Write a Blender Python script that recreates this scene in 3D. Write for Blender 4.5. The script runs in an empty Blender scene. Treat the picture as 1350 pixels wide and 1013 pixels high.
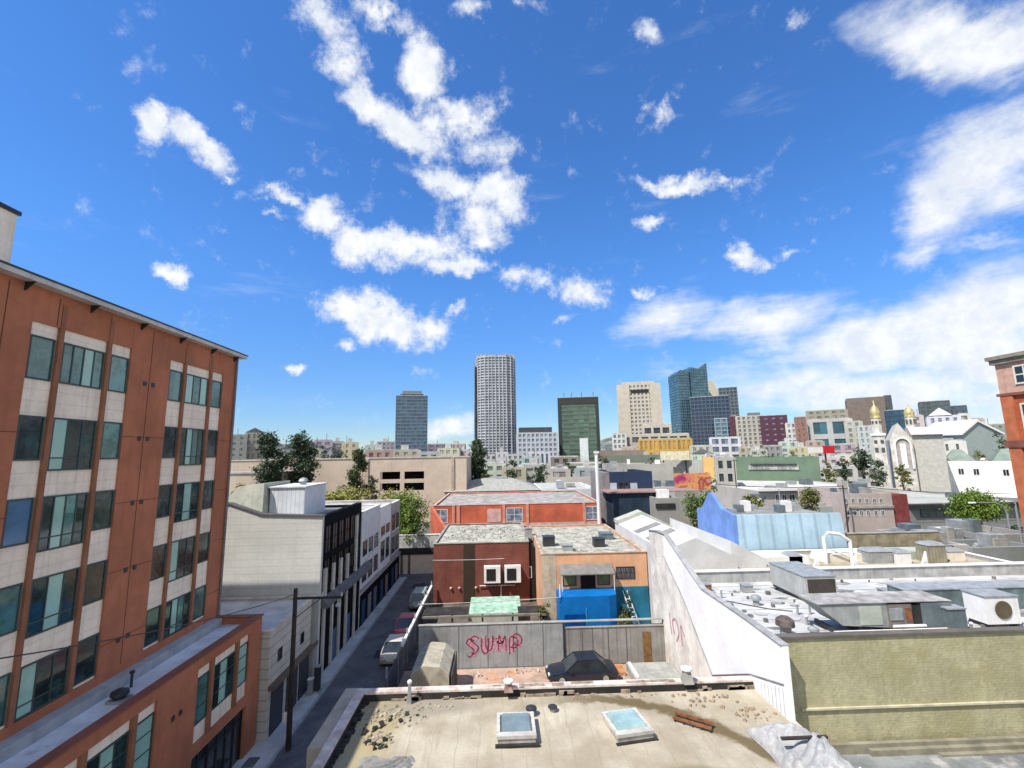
import bpy, math, random
from mathutils import Vector, Matrix, Euler
random.seed(7)
C = bpy.context.scene.collection
PI = math.pi

# ---------------------------------------------------------------- survey of the place
# the viewpoint is a sixth floor balcony 16 m above the alley; +Y runs along the alley.
EYE = 16.0
FPX = 600.0
YAW, PITCH, ROLL = math.radians(1.848), math.radians(8.547), math.radians(-1.0)
def _basis():
    f = Vector((math.sin(YAW)*math.cos(PITCH), math.cos(YAW)*math.cos(PITCH), math.sin(PITCH)))
    r0 = Vector((math.cos(YAW), -math.sin(YAW), 0)); u0 = r0.cross(f)
    c, s = math.cos(ROLL), math.sin(ROLL)
    return r0*c + u0*s, u0*c - r0*s, f
BR, BU, BF = _basis()
def ray(px, py): return BF + BR*((px-675.0)/FPX) - BU*((py-506.5)/FPX)
def onz(px, py, z):
    d = ray(px, py); t = (z-EYE)/d.z; return Vector((d.x*t, d.y*t, z))
def ony(px, py, y):
    d = ray(px, py); t = y/d.y; return Vector((d.x*t, y, EYE+d.z*t))
def onx(px, py, x):
    d = ray(px, py); t = x/d.x; return Vector((x, d.y*t, EYE+d.z*t))

# ---------------------------------------------------------------- materials
MATS = {}
def nodes_of(name):
    m = bpy.data.materials.new(name); m.use_nodes = True
    nt = m.node_tree; nt.nodes.clear()
    out = nt.nodes.new('ShaderNodeOutputMaterial'); b = nt.nodes.new('ShaderNodeBsdfPrincipled')
    nt.links.new(b.outputs[0], out.inputs[0])
    return m, nt, b
def N(nt, t, **k):
    n = nt.nodes.new(t)
    for a, v in k.items():
        if a in n.inputs.keys() and not hasattr(type(n), a): n.inputs[a].default_value = v
        else: setattr(n, a, v)
    return n
def noise(nt, vec, scale, detail=4, rough=.6, w=None):
    n = nt.nodes.new('ShaderNodeTexNoise'); n.inputs['Scale'].default_value = scale
    n.inputs['Detail'].default_value = detail; n.inputs['Roughness'].default_value = rough
    nt.links.new(vec, n.inputs['Vector']); return n.outputs['Fac']
def ramp(nt, fac, a, b, smooth=True):
    n = nt.nodes.new('ShaderNodeMapRange'); n.inputs['From Min'].default_value = a; n.inputs['From Max'].default_value = b
    if smooth: n.interpolation_type = 'SMOOTHSTEP'
    nt.links.new(fac, n.inputs['Value']); return n.outputs[0]
def mix(nt, fac, a, b):
    n = nt.nodes.new('ShaderNodeMix'); n.data_type = 'RGBA'
    for sock, v in ((n.inputs['Factor'], fac), (n.inputs[6], a), (n.inputs[7], b)):
        if isinstance(v, (int, float)): sock.default_value = v
        elif isinstance(v, tuple): sock.default_value = (*v, 1) if len(v) == 3 else v
        else: nt.links.new(v, sock)
    return n.outputs[2]
def math_(nt, op, a, b=None):
    n = nt.nodes.new('ShaderNodeMath'); n.operation = op
    for i, v in enumerate((a, b)):
        if v is None: continue
        if isinstance(v, (int, float)): n.inputs[i].default_value = v
        else: nt.links.new(v, n.inputs[i])
    return n.outputs[0]
def sc(c, k): return tuple(min(1, x*k) for x in c)
def rgb(r, g, b):   # sRGB 0..255 -> linear
    f = lambda v: ((v/255+.055)/1.055)**2.4 if v > 10 else v/255/12.92
    return (f(r), f(g), f(b))
def mat(name, col, rough=.85, var=.25, scale=1.2, streak=0, metal=0, spec=.3, bump=0, stain=None, stain_amt=.5, stain_scale=.35, lines=None, board=None, fine=.12):
    """weathered painted surface: large blotches + fine grain + optional rain streaks, stains, siding lines"""
    if name in MATS: return MATS[name]
    m, nt, b = nodes_of(name)
    tc = nt.nodes.new('ShaderNodeTexCoord').outputs['Object']
    n1 = ramp(nt, noise(nt, tc, scale, 5), .3, .7)
    c = mix(nt, n1, sc(col, 1-var), sc(col, 1+var*.5))
    n2 = ramp(nt, noise(nt, tc, scale*9, 3, .7), .3, .7)
    c = mix(nt, math_(nt, 'MULTIPLY', n2, fine), c, sc(col, .35))
    if streak:
        mp = nt.nodes.new('ShaderNodeMapping'); mp.inputs['Scale'].default_value = (2.4, 2.4, .12)
        nt.links.new(tc, mp.inputs['Vector'])
        s = ramp(nt, noise(nt, mp.outputs[0], 1.6, 4), .48, .75)
        c = mix(nt, math_(nt, 'MULTIPLY', s, streak), c, sc(col, .38))
    if stain:
        s = ramp(nt, noise(nt, tc, stain_scale, 6, .65), .5, .62)
        c = mix(nt, math_(nt, 'MULTIPLY', s, stain_amt), c, stain)
    if lines:
        step, dark = lines
        sep = nt.nodes.new('ShaderNodeSeparateXYZ'); nt.links.new(tc, sep.inputs[0])
        fr = math_(nt, 'FRACT', math_(nt, 'DIVIDE', sep.outputs['Z'], step))
        l = math_(nt, 'LESS_THAN', fr, .16)
        c = mix(nt, math_(nt, 'MULTIPLY', l, dark), c, sc(col, .3))
    if board:   # vertical ribs / boards
        step, dark = board
        sep = nt.nodes.new('ShaderNodeSeparateXYZ'); nt.links.new(tc, sep.inputs[0])
        u = math_(nt, 'ADD', sep.outputs['X'], sep.outputs['Y'])
        fr = math_(nt, 'FRACT', math_(nt, 'DIVIDE', u, step))
        l = math_(nt, 'LESS_THAN', fr, .18)
        c = mix(nt, math_(nt, 'MULTIPLY', l, dark), c, sc(col, .35))
    nt.links.new(c, b.inputs['Base Color'])
    b.inputs['Roughness'].default_value = rough; b.inputs['Metallic'].default_value = metal
    b.inputs['Specular IOR Level'].default_value = spec
    if bump:
        bn = nt.nodes.new('ShaderNodeBump'); bn.inputs['Strength'].default_value = bump; bn.inputs['Distance'].default_value = .05
        nt.links.new(noise(nt, tc, scale*14, 5), bn.inputs['Height']); nt.links.new(bn.outputs[0], b.inputs['Normal'])
    MATS[name] = m; return m
def brick(name, c1, c2, mortar, bw=.42, bh=.14, var=.3, blot=None):
    if name in MATS: return MATS[name]
    m, nt, b = nodes_of(name)
    tc = nt.nodes.new('ShaderNodeTexCoord').outputs['Object']
    sep = nt.nodes.new('ShaderNodeSeparateXYZ'); nt.links.new(tc, sep.inputs[0])
    cmb = nt.nodes.new('ShaderNodeCombineXYZ')
    nt.links.new(math_(nt, 'ADD', sep.outputs['X'], sep.outputs['Y']), cmb.inputs['X']); nt.links.new(sep.outputs['Z'], cmb.inputs['Y'])
    br = nt.nodes.new('ShaderNodeTexBrick'); nt.links.new(cmb.outputs[0], br.inputs['Vector'])
    br.inputs['Scale'].default_value = 1; br.inputs['Brick Width'].default_value = bw; br.inputs['Row Height'].default_value = bh
    br.inputs['Mortar Size'].default_value = .012; br.inputs['Color1'].default_value = (*c1, 1); br.inputs['Color2'].default_value = (*c2, 1)
    br.inputs['Mortar'].default_value = (*mortar, 1)
    s = ramp(nt, noise(nt, tc, .5, 6, .65), .35, .7)
    c = mix(nt, math_(nt, 'MULTIPLY', s, var), br.outputs['Color'], blot or sc(c1, .45))
    nt.links.new(c, b.inputs['Base Color']); b.inputs['Roughness'].default_value = .9; b.inputs['Specular IOR Level'].default_value = .2
    bn = nt.nodes.new('ShaderNodeBump'); bn.inputs['Strength'].default_value = .3; bn.inputs['Distance'].default_value = .03
    nt.links.new(br.outputs['Fac'], bn.inputs['Height']); bn.invert = True; nt.links.new(bn.outputs[0], b.inputs['Normal'])
    MATS[name] = m; return m
def glass(name, col, col2=None, rough=.08, cell=(1.2, 3.0), amt=.5, spec=.8):
    """window glass; each cell (one window) has its own tone from what is behind it"""
    if name in MATS: return MATS[name]
    m, nt, b = nodes_of(name)
    tc = nt.nodes.new('ShaderNodeTexCoord').outputs['Object']
    sep = nt.nodes.new('ShaderNodeSeparateXYZ'); nt.links.new(tc, sep.inputs[0])
    u = math_(nt, 'FLOOR', math_(nt, 'DIVIDE', math_(nt, 'ADD', sep.outputs['X'], sep.outputs['Y']), cell[0]))
    v = math_(nt, 'FLOOR', math_(nt, 'DIVIDE', sep.outputs['Z'], cell[1]))
    cmb = nt.nodes.new('ShaderNodeCombineXYZ'); nt.links.new(u, cmb.inputs[0]); nt.links.new(v, cmb.inputs[1])
    wn = nt.nodes.new('ShaderNodeTexWhiteNoise'); nt.links.new(cmb.outputs[0], wn.inputs['Vector'])
    c = mix(nt, math_(nt, 'POWER', wn.outputs['Value'], 1/amt if amt else 1), col, col2 or sc(col, 2.2))
    c = mix(nt, math_(nt, 'MULTIPLY', ramp(nt, noise(nt, tc, 1.1, 4, .7), .42, .62), .55), c, sc(col, .3))   # rooms and blinds behind the pane
    nt.links.new(c, b.inputs['Base Color'])
    bn = nt.nodes.new('ShaderNodeBump'); bn.inputs['Strength'].default_value = .12; bn.inputs['Distance'].default_value = .05
    nt.links.new(noise(nt, tc, 1.3, 2), bn.inputs['Height']); nt.links.new(bn.outputs[0], b.inputs['Normal'])
    b.inputs['Roughness'].default_value = rough; b.inputs['Specular IOR Level'].default_value = spec
    MATS[name] = m; return m
def leaf(name, c1, c2):
    if name in MATS: return MATS[name]
    m, nt, b = nodes_of(name)
    g = nt.nodes.new('ShaderNodeNewGeometry'); tc = nt.nodes.new('ShaderNodeTexCoord').outputs['Object']
    c = mix(nt, g.outputs['Random Per Island'], c1, c2)
    c = mix(nt, math_(nt, 'MULTIPLY', ramp(nt, noise(nt, tc, .8, 3), .4, .65), .5), c, sc(c2, 1.5))
    nt.links.new(c, b.inputs['Base Color']); b.inputs['Roughness'].default_value = .6; b.inputs['Specular IOR Level'].default_value = .25
    MATS[name] = m; return m

# ---------------------------------------------------------------- mesh builder
class MB:
    def __init__(s): s.v = []; s.f = []
    def poly(s, pts):
        i = len(s.v); s.v += [tuple(p) for p in pts]; s.f.append(tuple(range(i, i+len(pts)))); return s
    def box(s, x0, x1, y0, y1, z0, z1):
        if x0 > x1: x0, x1 = x1, x0
        if y0 > y1: y0, y1 = y1, y0
        if z0 > z1: z0, z1 = z1, z0
        i = len(s.v)
        s.v += [(x0,y0,z0),(x1,y0,z0),(x1,y1,z0),(x0,y1,z0),(x0,y0,z1),(x1,y0,z1),(x1,y1,z1),(x0,y1,z1)]
        s.f += [tuple(i+k for k in q) for q in ((0,3,2,1),(4,5,6,7),(0,1,5,4),(1,2,6,5),(2,3,7,6),(3,0,4,7))]
        return s
    def hull(s, lo, hi):   # two matching rings (lists of points) capped top and bottom
        i = len(s.v); n = len(lo); s.v += [tuple(p) for p in lo] + [tuple(p) for p in hi]
        s.f.append(tuple(i+k for k in reversed(range(n)))); s.f.append(tuple(i+n+k for k in range(n)))
        for k in range(n): s.f.append((i+k, i+(k+1) % n, i+n+(k+1) % n, i+n+k))
        return s
    def prism(s, pts, z0, z1): return s.hull([(p[0], p[1], z0) for p in pts], [(p[0], p[1], z1) for p in pts])
    def prism_y(s, xz, y0, y1): return s.hull([(p[0], y0, p[1]) for p in xz], [(p[0], y1, p[1]) for p in xz])
    def prism_x(s, yz, x0, x1): return s.hull([(x0, p[0], p[1]) for p in yz], [(x1, p[0], p[1]) for p in yz])
    def tube(s, pts, r, n=6, r2=None):
        pts = [Vector(p) for p in pts]; rings = []
        for k, p in enumerate(pts):
            d = (pts[min(k+1, len(pts)-1)] - pts[max(k-1, 0)])
            d = d.normalized() if d.length > 1e-6 else Vector((0, 0, 1))
            a = d.cross(Vector((0, 0, 1)) if abs(d.z) < .95 else Vector((1, 0, 0))).normalized(); b = d.cross(a)
            rr = r if r2 is None else r + (r2-r)*k/max(1, len(pts)-1)
            rings.append([p + (a*math.cos(2*PI*j/n) + b*math.sin(2*PI*j/n))*rr for j in range(n)])
        i = len(s.v)
        for g in rings: s.v += [tuple(q) for q in g]
        for k in range(len(rings)-1):
            for j in range(n):
                s.f.append((i+k*n+j, i+k*n+(j+1) % n, i+(k+1)*n+(j+1) % n, i+(k+1)*n+j))
        s.f.append(tuple(i+j for j in reversed(range(n)))); s.f.append(tuple(i+(len(rings)-1)*n+j for j in range(n)))
        return s
    def lathe(s, c, prof, n=16):   # prof: (radius, z)
        i = len(s.v)
        for r, z in prof:
            for j in range(n): s.v.append((c[0]+r*math.cos(2*PI*j/n), c[1]+r*math.sin(2*PI*j/n), c[2]+z))
        for k in range(len(prof)-1):
            for j in range(n): s.f.append((i+k*n+j, i+k*n+(j+1) % n, i+(k+1)*n+(j+1) % n, i+(k+1)*n+j))
        s.f.append(tuple(i+j for j in reversed(range(n)))); s.f.append(tuple(i+(len(prof)-1)*n+j for j in range(n)))
        return s
def root_of(o):
    while o is not None and o.parent is not None: o = o.parent
    return o
def build(mb, name, m, parent=None, smooth=False, at=None):
    """link the collected shapes as one mesh; parts are stored relative to the base of their thing"""
    r = root_of(parent); base = Vector(r.location) if r else Vector(at or (0, 0, 0))
    me = bpy.data.meshes.new(name); me.from_pydata([tuple(Vector(p)-base) for p in mb.v], [], mb.f)
    me.materials.append(m)
    if smooth:
        for p in me.polygons: p.use_smooth = True
    o = bpy.data.objects.new(name, me); C.objects.link(o)
    if parent: o.parent = parent
    else: o.location = base
    return o
def tag(o, label, cat, group=None, kind=None):
    if label: o['label'] = label
    if cat: o['category'] = cat
    if group: o['group'] = group
    if kind: o['kind'] = kind
    return o
def thing(name, label, cat, loc, group=None):
    o = bpy.data.objects.new(name, None); C.objects.link(o); o.location = loc; o.empty_display_size = .3
    return tag(o, label, cat, group)
def setting(o, kind='structure'): o['kind'] = kind; return o
def copy_tree(o, parent=None):
    c = o.copy(); C.objects.link(c)
    if parent: c.parent = parent
    for ch in list(o.children): copy_tree(ch, c)
    return c

# ---------------------------------------------------------------- building parts
def window(parent, face, pos, a0, a1, z0, z1, gm, fm, mull=1, rails=(), fw=.07, proud=.05, name='window', sill=None):
    """a window laid on a wall plane. face: 'S' looks at -Y, 'W' looks at -X, 'E' looks at +X"""
    def bx(mb, u0, u1, w0, w1, d0, d1):
        if face == 'S': mb.box(u0, u1, pos-d1, pos-d0, w0, w1)
        elif face == 'W': mb.box(pos-d1, pos-d0, u0, u1, w0, w1)
        else: mb.box(pos+d0, pos+d1, u0, u1, w0, w1)
    f = MB()
    bx(f, a0, a1, z0, z0+fw, -.05, proud); bx(f, a0, a1, z1-fw, z1, -.05, proud)
    bx(f, a0, a0+fw, z0+fw, z1-fw, -.05, proud); bx(f, a1-fw, a1, z0+fw, z1-fw, -.05, proud)
    for k in range(1, mull):
        u = a0 + (a1-a0)*k/mull; bx(f, u-fw*.4, u+fw*.4, z0+fw, z1-fw, -.04, proud-.01)
    for r in rails:
        w = z0 + (z1-z0)*r; bx(f, a0+fw, a1-fw, w-fw*.4, w+fw*.4, -.03, proud-.02)
    fo = build(f, name, fm, parent)
    gms = gm if isinstance(gm, (list, tuple)) else [gm]
    if len(gms) == 1:
        p = MB(); bx(p, a0+fw*.5, a1-fw*.5, z0+fw*.5, z1-fw*.5, -.04, proud-.035); build(p, 'pane', gms[0], fo)
    else:
        n = len(gms)
        for k, g in enumerate(gms):
            p = MB(); bx(p, a0+fw*.5+(a1-a0-fw)*k/n, a0+fw*.5+(a1-a0-fw)*(k+1)/n, z0+fw*.5, z1-fw*.5, -.04, proud-.035); build(p, 'pane', g, fo)
    if sill:
        s = MB(); bx(s, a0-.08, a1+.08, z0-.09, z0-.005, -.03, proud+.07); build(s, 'sill', sill, fo)
    return fo
def shell(parent, x0, x1, y0, y1, z0, z1, wm, rm, par=.5, cop=None, th=.25, copw=.06):
    """walls with a parapet, a roof deck below the parapet, and a coping"""
    w = MB(); zr = z1-par
    w.poly([(x0,y0,z0),(x1,y0,z0),(x1,y0,z1),(x0,y0,z1)]); w.poly([(x1,y0,z0),(x1,y1,z0),(x1,y1,z1),(x1,y0,z1)])
    w.poly([(x1,y1,z0),(x0,y1,z0),(x0,y1,z1),(x1,y1,z1)]); w.poly([(x0,y1,z0),(x0,y0,z0),(x0,y0,z1),(x0,y1,z1)])
    a, b, c, d = x0+th, x1-th, y0+th, y1-th
    for q in (((a,c),(b,c)), ((b,c),(b,d)), ((b,d),(a,d)), ((a,d),(a,c))):
        (p, r) = q; w.poly([(p[0],p[1],z1),(r[0],r[1],z1),(r[0],r[1],zr-.05),(p[0],p[1],zr-.05)])
    w.poly([(x0,y0,z1),(x1,y0,z1),(b,c,z1),(a,c,z1)]); w.poly([(x1,y0,z1),(x1,y1,z1),(b,d,z1),(b,c,z1)])
    w.poly([(x1,y1,z1),(x0,y1,z1),(a,d,z1),(b,d,z1)]); w.poly([(x0,y1,z1),(x0,y0,z1),(a,c,z1),(a,d,z1)])
    wo = build(w, 'wall', wm, parent)
    r = MB(); r.poly([(a,c,zr),(b,c,zr),(b,d,zr),(a,d,zr)]); ro = build(r, 'roof', rm, parent)
    if cop:
        k = MB(); e = copw
        k.box(x0-e, x1+e, y0-e, c+e*.5, z1+.002, z1+.08); k.box(x0-e, x1+e, d-e*.5, y1+e, z1+.002, z1+.08)
        k.box(x0-e, a+e*.5, c+e*.5, d-e*.5, z1+.002, z1+.08); k.box(b-e*.5, x1+e, c+e*.5, d-e*.5, z1+.002, z1+.08)
        build(k, 'coping', cop, parent)
    return wo
def grid(parent, x0, x1, y0, y1, z0, z1, m, px, pz, pier=.35, band=1.0, proud=.35, faces='SWE', name='facade_frame', zoff=0):
    """piers and floor bands standing proud of the glazing behind them"""
    g = MB(); nz = max(1, round((z1-z0-zoff)/pz)); hz = (z1-z0-zoff)/nz
    for k in range(nz+1):
        za = z0+zoff+k*hz-band*.5; zb = za+band
        za = max(za, z0); zb = min(zb, z1+.05)
        if 'S' in faces: g.box(x0-proud*.8, x1+proud*.8, y0-proud*.8, y0+.02, za, zb)
        if 'W' in faces: g.box(x0-proud*.8, x0+.02, y0+.03, y1, za, zb)
        if 'E' in faces: g.box(x1-.02, x1+proud*.8, y0+.03, y1, za, zb)
    def piers(L0, L1):
        n = max(1, round((L1-L0)/px)); return [L0+(L1-L0)*k/n for k in range(n+1)]
    w = pier*.5
    for u in piers(x0, x1):
        if 'S' in faces: g.box(u-w, u+w, y0-proud, y0+.01, z0, z1+.12)
    for u in piers(y0, y1):
        if 'W' in faces: g.box(x0-proud, x0+.01, u-w+w*1.01, u+w, z0, z1+.11)
        if 'E' in faces: g.box(x1-.01, x1+proud, u-w+w*1.01, u+w, z0, z1+.11)
    return build(g, name, m, parent)

# ---------------------------------------------------------------- palette
white_roof = mat('white_membrane', (.52,.52,.50), var=.25, scale=.35, stain=(.30,.30,.29), stain_amt=.6, stain_scale=.5, bump=.2)
beige_roof = mat('weathered_beige_roofing', (.40,.36,.28), var=.28, scale=.5, stain=(.22,.19,.13), stain_amt=.6, stain_scale=.45, bump=.3)
grey_roof = mat('grey_gravel_roof', (.26,.26,.25), var=.35, scale=.6, stain=(.12,.12,.11), stain_amt=.6, bump=.3)
mossy_roof = mat('mottled_mossy_roof', (.44,.42,.35), var=.4, scale=1.1, stain=(.13,.15,.09), stain_amt=.7, stain_scale=.8, fine=.3, bump=.4)
light_roof = mat('pale_grey_roof', (.46,.46,.44), var=.3, scale=.5, stain=(.2,.2,.19), stain_amt=.6)
concrete = mat('concrete', (.34,.33,.30), var=.25, scale=.7, streak=.35, bump=.2)
dark_metal = mat('dark_painted_metal', (.03,.032,.035), rough=.5, var=.3, spec=.5)
galv = mat('galvanised_steel', (.38,.40,.40), rough=.5, var=.25, scale=2, metal=.35, streak=.3)
white_paint = mat('white_paint', (.74,.73,.70), var=.1, streak=.25)
cream = mat('cream_paint', (.70,.64,.53), var=.12, streak=.2)
tar = mat('black_tar', (.03,.028,.026), rough=.8, var=.4)
frame_dark = mat('dark_window_frame', (.05,.05,.05), rough=.5, var=.1)
frame_white = mat('white_window_frame', (.6,.6,.58), rough=.6, var=.1)
black_glass = glass('dark_glass', (.015,.02,.022), (.06,.08,.09))
rust = mat('rusty_metal', (.22,.09,.04), var=.5, scale=4)
tan = mat('tan_stucco', (.52,.43,.34), var=.12, scale=.25, streak=.2)
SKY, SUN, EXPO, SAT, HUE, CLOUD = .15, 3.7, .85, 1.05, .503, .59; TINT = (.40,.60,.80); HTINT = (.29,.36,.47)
# ================================================================ THE SETTING
def plane(name, pts, m, kind='structure', z=None):
    mb = MB(); mb.poly(pts); o = build(mb, name, m); o['kind'] = kind; return o
asphalt = mat('asphalt', (.15,.15,.15), var=.35, scale=.5, fine=.3, stain=(.1,.1,.1), stain_amt=.4, bump=.2)
sidewalk_m = mat('sidewalk_concrete', (.52,.52,.50), var=.2, scale=.6, stain=(.16,.16,.16), stain_amt=.5)
dirt = mat('pink_gravel_yard', (.46,.33,.25), var=.35, scale=.6, stain=(.42,.16,.05), stain_amt=.7, stain_scale=.3, fine=.35, bump=.4)
plane('ground', [(-2500,-300,-.06),(2500,-300,-.06),(2500,4000,-.06),(-2500,4000,-.06)], mat('city_ground', (.14,.14,.13), var=.4, scale=.03, stain=(.06,.08,.04), stain_scale=.02))
plane('road', [(-12.1,6,0),(-7.6,6,0),(-7.6,63,0),(-12.1,63,0)], asphalt)
rg0 = random.Random(2)
for k in range(7):
    x = rg0.uniform(-11.6,-9.2); y = 30+k*4.7; plane('road_patch', [(x,y,.004),(x+rg0.uniform(.7,1.8),y+.1,.004),(x+rg0.uniform(.7,1.6),y+rg0.uniform(1.2,3.4),.004),(x-.1,y+1.5,.004)], mat('road_patch_%d' % (k % 2), [(.045,.046,.05),(.14,.14,.14)][k % 2], var=.3, scale=1))
plane('cross_street', [(-26,63,.004),(-7.3,63,.004),(-7.3,64.9,.004),(-26,64.9,.004)], asphalt)
g = MB(); g.box(-14.0,-12.25,6,63,-.02,.13); setting(build(g, 'sidewalk', sidewalk_m))
g = MB(); g.box(-12.25,-12.08,6,62.9,-.02,.15); setting(build(g, 'kerb', mat('kerb_stone', (.36,.36,.35), var=.2, scale=1.5)))
plane('yard_ground', [(-7.2,24.7,.01),(12.8,24.7,.01),(12.8,37.0,.01),(-7.2,37.0,.01)], dirt)
plane('backyard_ground', [(-7.2,37.3,.012),(14,37.3,.012),(14,52,.012),(-7.2,52,.012)], mat('dark_backyard_dirt', (.12,.10,.08), var=.5, scale=.8))
plane('parking_lot', [(40,62,.004),(110,62,.004),(110,88,.004),(40,88,.004)], asphalt)
hl = MB(); rng = random.Random(3)
for (xa, xb, yb, hh, nn) in ((-900,-120,1300,55,40), (150,1400,1500,85,50)):
    top = [(xa+(xb-xa)*k/nn, hh*(.55+.35*math.sin(k*.23+xa)+.1*math.sin(k*.9))*math.sin(PI*min(1,max(.04,k/nn)))**.5) for k in range(nn+1)]
    hl.v_start = 0
    for k in range(nn):
        (ax, az), (bx_, bz) = top[k], top[k+1]
        hl.poly([(ax,yb-260,0),(bx_,yb-260,0),(bx_,yb,bz),(ax,yb,az)]); hl.poly([(ax,yb,az),(bx_,yb,bz),(bx_,yb+300,0),(ax,yb+300,0)])
setting(build(hl, 'hills', mat('far_hill', (.13,.15,.13), var=.5, scale=.02, stain=(.32,.30,.27), stain_scale=.03)))

# ================================================================ ORANGE APARTMENT BUILDING (left)
orange = mat('orange_stucco', (.45,.165,.085), var=.22, scale=.35, streak=.3, stain=(.34,.125,.065), stain_amt=.5, stain_scale=.5, rough=.85)
orange_col = mat('rust_brown_column', (.30,.13,.07), var=.2, scale=1)
panel = mat('cream_cement_panel', (.90,.78,.62), var=.12, scale=.8, streak=.35)
panel_l = mat('cream_panel_seams', (.90,.78,.62), var=.12, scale=.8, streak=.38, lines=(.42,.12))
steel_teal = mat('teal_window_frame', (.05,.075,.07), rough=.4, var=.1)
G_dark = glass('teal_glass_dark', (.012,.03,.03), (.03,.07,.065), cell=(.5,1))
G_mint = mat('mint_blind_with_painted_reflection', (.33,.55,.46), rough=.12, var=.15, scale=.5, spec=.8)  # mint blinds, colour raised to stand in for bright sky reflections
G_teal = glass('teal_glass', (.07,.17,.15), (.14,.30,.26), cell=(.8,2))
G_blue = mat('blue_curtain_behind_glass', (.03,.13,.26), rough=.12, var=.3, spec=.8)
X0 = -16.34; YC = 28.54
ob = thing('apartment_building', 'tall orange apartment building with cream panels and teal windows along the alley', 'apartment building', (-25, 20, 0))
bays = [(16.02, 20.42), (22.88, 27.28)]
ws = ((0, 1.0), (1.22, 3.14), (3.36, 4.40))
ztop = [20.42, 17.57, 14.72, 11.87, 9.02]
Zt, Zb = 20.9, 7.3
w = MB(); TH = .35
w.box(X0-TH, X0, 6, bays[0][0], Zb, 22.3); w.box(X0-TH, X0, bays[0][1], bays[1][0], Zb, 22.3); w.box(X0-TH, X0, bays[1][1], YC, Zb, 22.3)
for a, b in bays: w.box(X0-TH, X0, a, b, Zt, 22.3)
w.box(X0-TH, X0, 6, YC, 0, Zb)
w.box(-34, X0-TH, YC-.35, YC, 0, 22.3); w.box(-34, -33.6, 6, YC-.35, 0, 22.3); w.box(-34, X0-TH, 6, 6.35, 0, 22.3)
build(w, 'wall', orange, ob)
w = MB(); w.box(-33.6, X0-TH, 6.35, YC-.35, 21.6, 21.8); build(w, 'roof', light_roof, ob)
w = MB()
for y in (8.2, 10.5, 12.8, 15.1, 16.9, 19.2, 21.6, 24.0, 25.9): w.box(X0+.001, X0+.012, y-.012, y+.012, 20.95 if (bays[0][0]<y<bays[0][1] or bays[1][0]<y<bays[1][1]) else Zb, 22.0)
for z in ztop[1:]:
    for a, b in ((6, bays[0][0]), (bays[0][1], bays[1][0]), (bays[1][1], YC)): w.box(X0+.001, X0+.011, a, b, z-.6, z-.578)
build(w, 'joint', mat('dark_joint', (.12,.05,.025)), ob)
for bi, (a, b) in enumerate(bays):
    bp_ = MB(); bp_.box(X0-TH, X0-.08, a, b, Zb, Zt); build(bp_, 'spandrel', panel_l, ob)
    for k in (0, 1):
        build(MB().box(X0-.078, X0+.03, a+ws[k][1]+.02, a+ws[k+1][0]-.02, Zb, Zt+.9), 'column', orange_col, ob)
    for r, zt in enumerate(ztop):
        for k, (u0, u1) in enumerate(ws):
            h = 1.56 if k != 1 else (1.56 if r == 0 else 1.95)
            if r == 4: h = 1.6 if k != 1 else 1.7
            seed = (bi*31+r*7+k*3) % 11
            if k == 1:
                if r == 0: gm = [G_teal, G_teal, G_mint, G_teal] if bi == 0 else [G_mint, G_teal, G_mint]
                else: gm = [[G_dark, G_mint, G_dark], [G_mint, G_dark, G_dark], [G_dark, G_mint, G_teal, G_dark]][(bi+r) % 3]
            else:
                gm = G_teal if r == 0 else ([G_dark, G_dark, G_teal, G_dark][seed % 4])
            if bi == 0 and r == 2 and k == 0: gm = G_blue
            window(ob, 'E', X0-.08, a+u0+.04, a+u1-.04, zt-h, zt, gm, steel_teal, mull=(len(gm) if k == 1 else 1), rails=((.24,) if (k == 1 and r > 0) else ()), fw=.06, proud=.05)
# roof edge, soffit struts, downpipe, vents
c = MB(); c.box(X0-.5, X0+.42, 6, YC+.4, 22.16, 22.34); c.box(-34.4, X0-.5, YC-.4, YC+.4, 22.16, 22.34); build(c, 'cornice', mat('pale_metal_fascia', (.60,.57,.52), var=.15, streak=.3), ob)
c = MB(); c.box(X0+.3, X0+.46, 6, YC+.44, 22.342, 22.40); c.box(-34.4, X0+.3, YC+.2, YC+.44, 22.342, 22.40); build(c, 'gutter', dark_metal, ob)
for y in (8, 10.5, 13, 15.6, 18.2, 20.8, 23.4, 26.0, 28.2):
    s = MB(); s.hull([(X0,y-.02,21.85),(X0+.04,y-.02,21.85),(X0+.04,y+.02,21.85),(X0,y+.02,21.85)], [(X0,y-.02,22.15),(X0+.35,y-.02,22.15),(X0+.35,y+.02,22.15),(X0,y+.02,22.15)]); build(s, 'bracket', dark_metal, ob)
for zt in [20.1]+ztop[1:]:
    for y in (21.35, 21.85):
        s = MB(); s.box(X0-.02, X0+.03, y-.09, y+.09, zt-.75, zt-.55); build(s, 'vent', dark_metal, ob)
s = MB(); s.tube([(X0+.1,28.45,7),(X0+.1,28.45,22.1)], .06); build(s, 'downpipe', mat('grey_pipe', (.2,.2,.2)), ob)
s = MB(); s.box(-24, -17.4, 8, 16.0, 21.8, 24.85); po = build(s, 'penthouse', panel, ob)
s = MB(); s.box(-24.05, -17.33, 7.9, 16.08, 24.852, 25.0); build(s, 'roof_edge', dark_metal, po)
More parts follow.
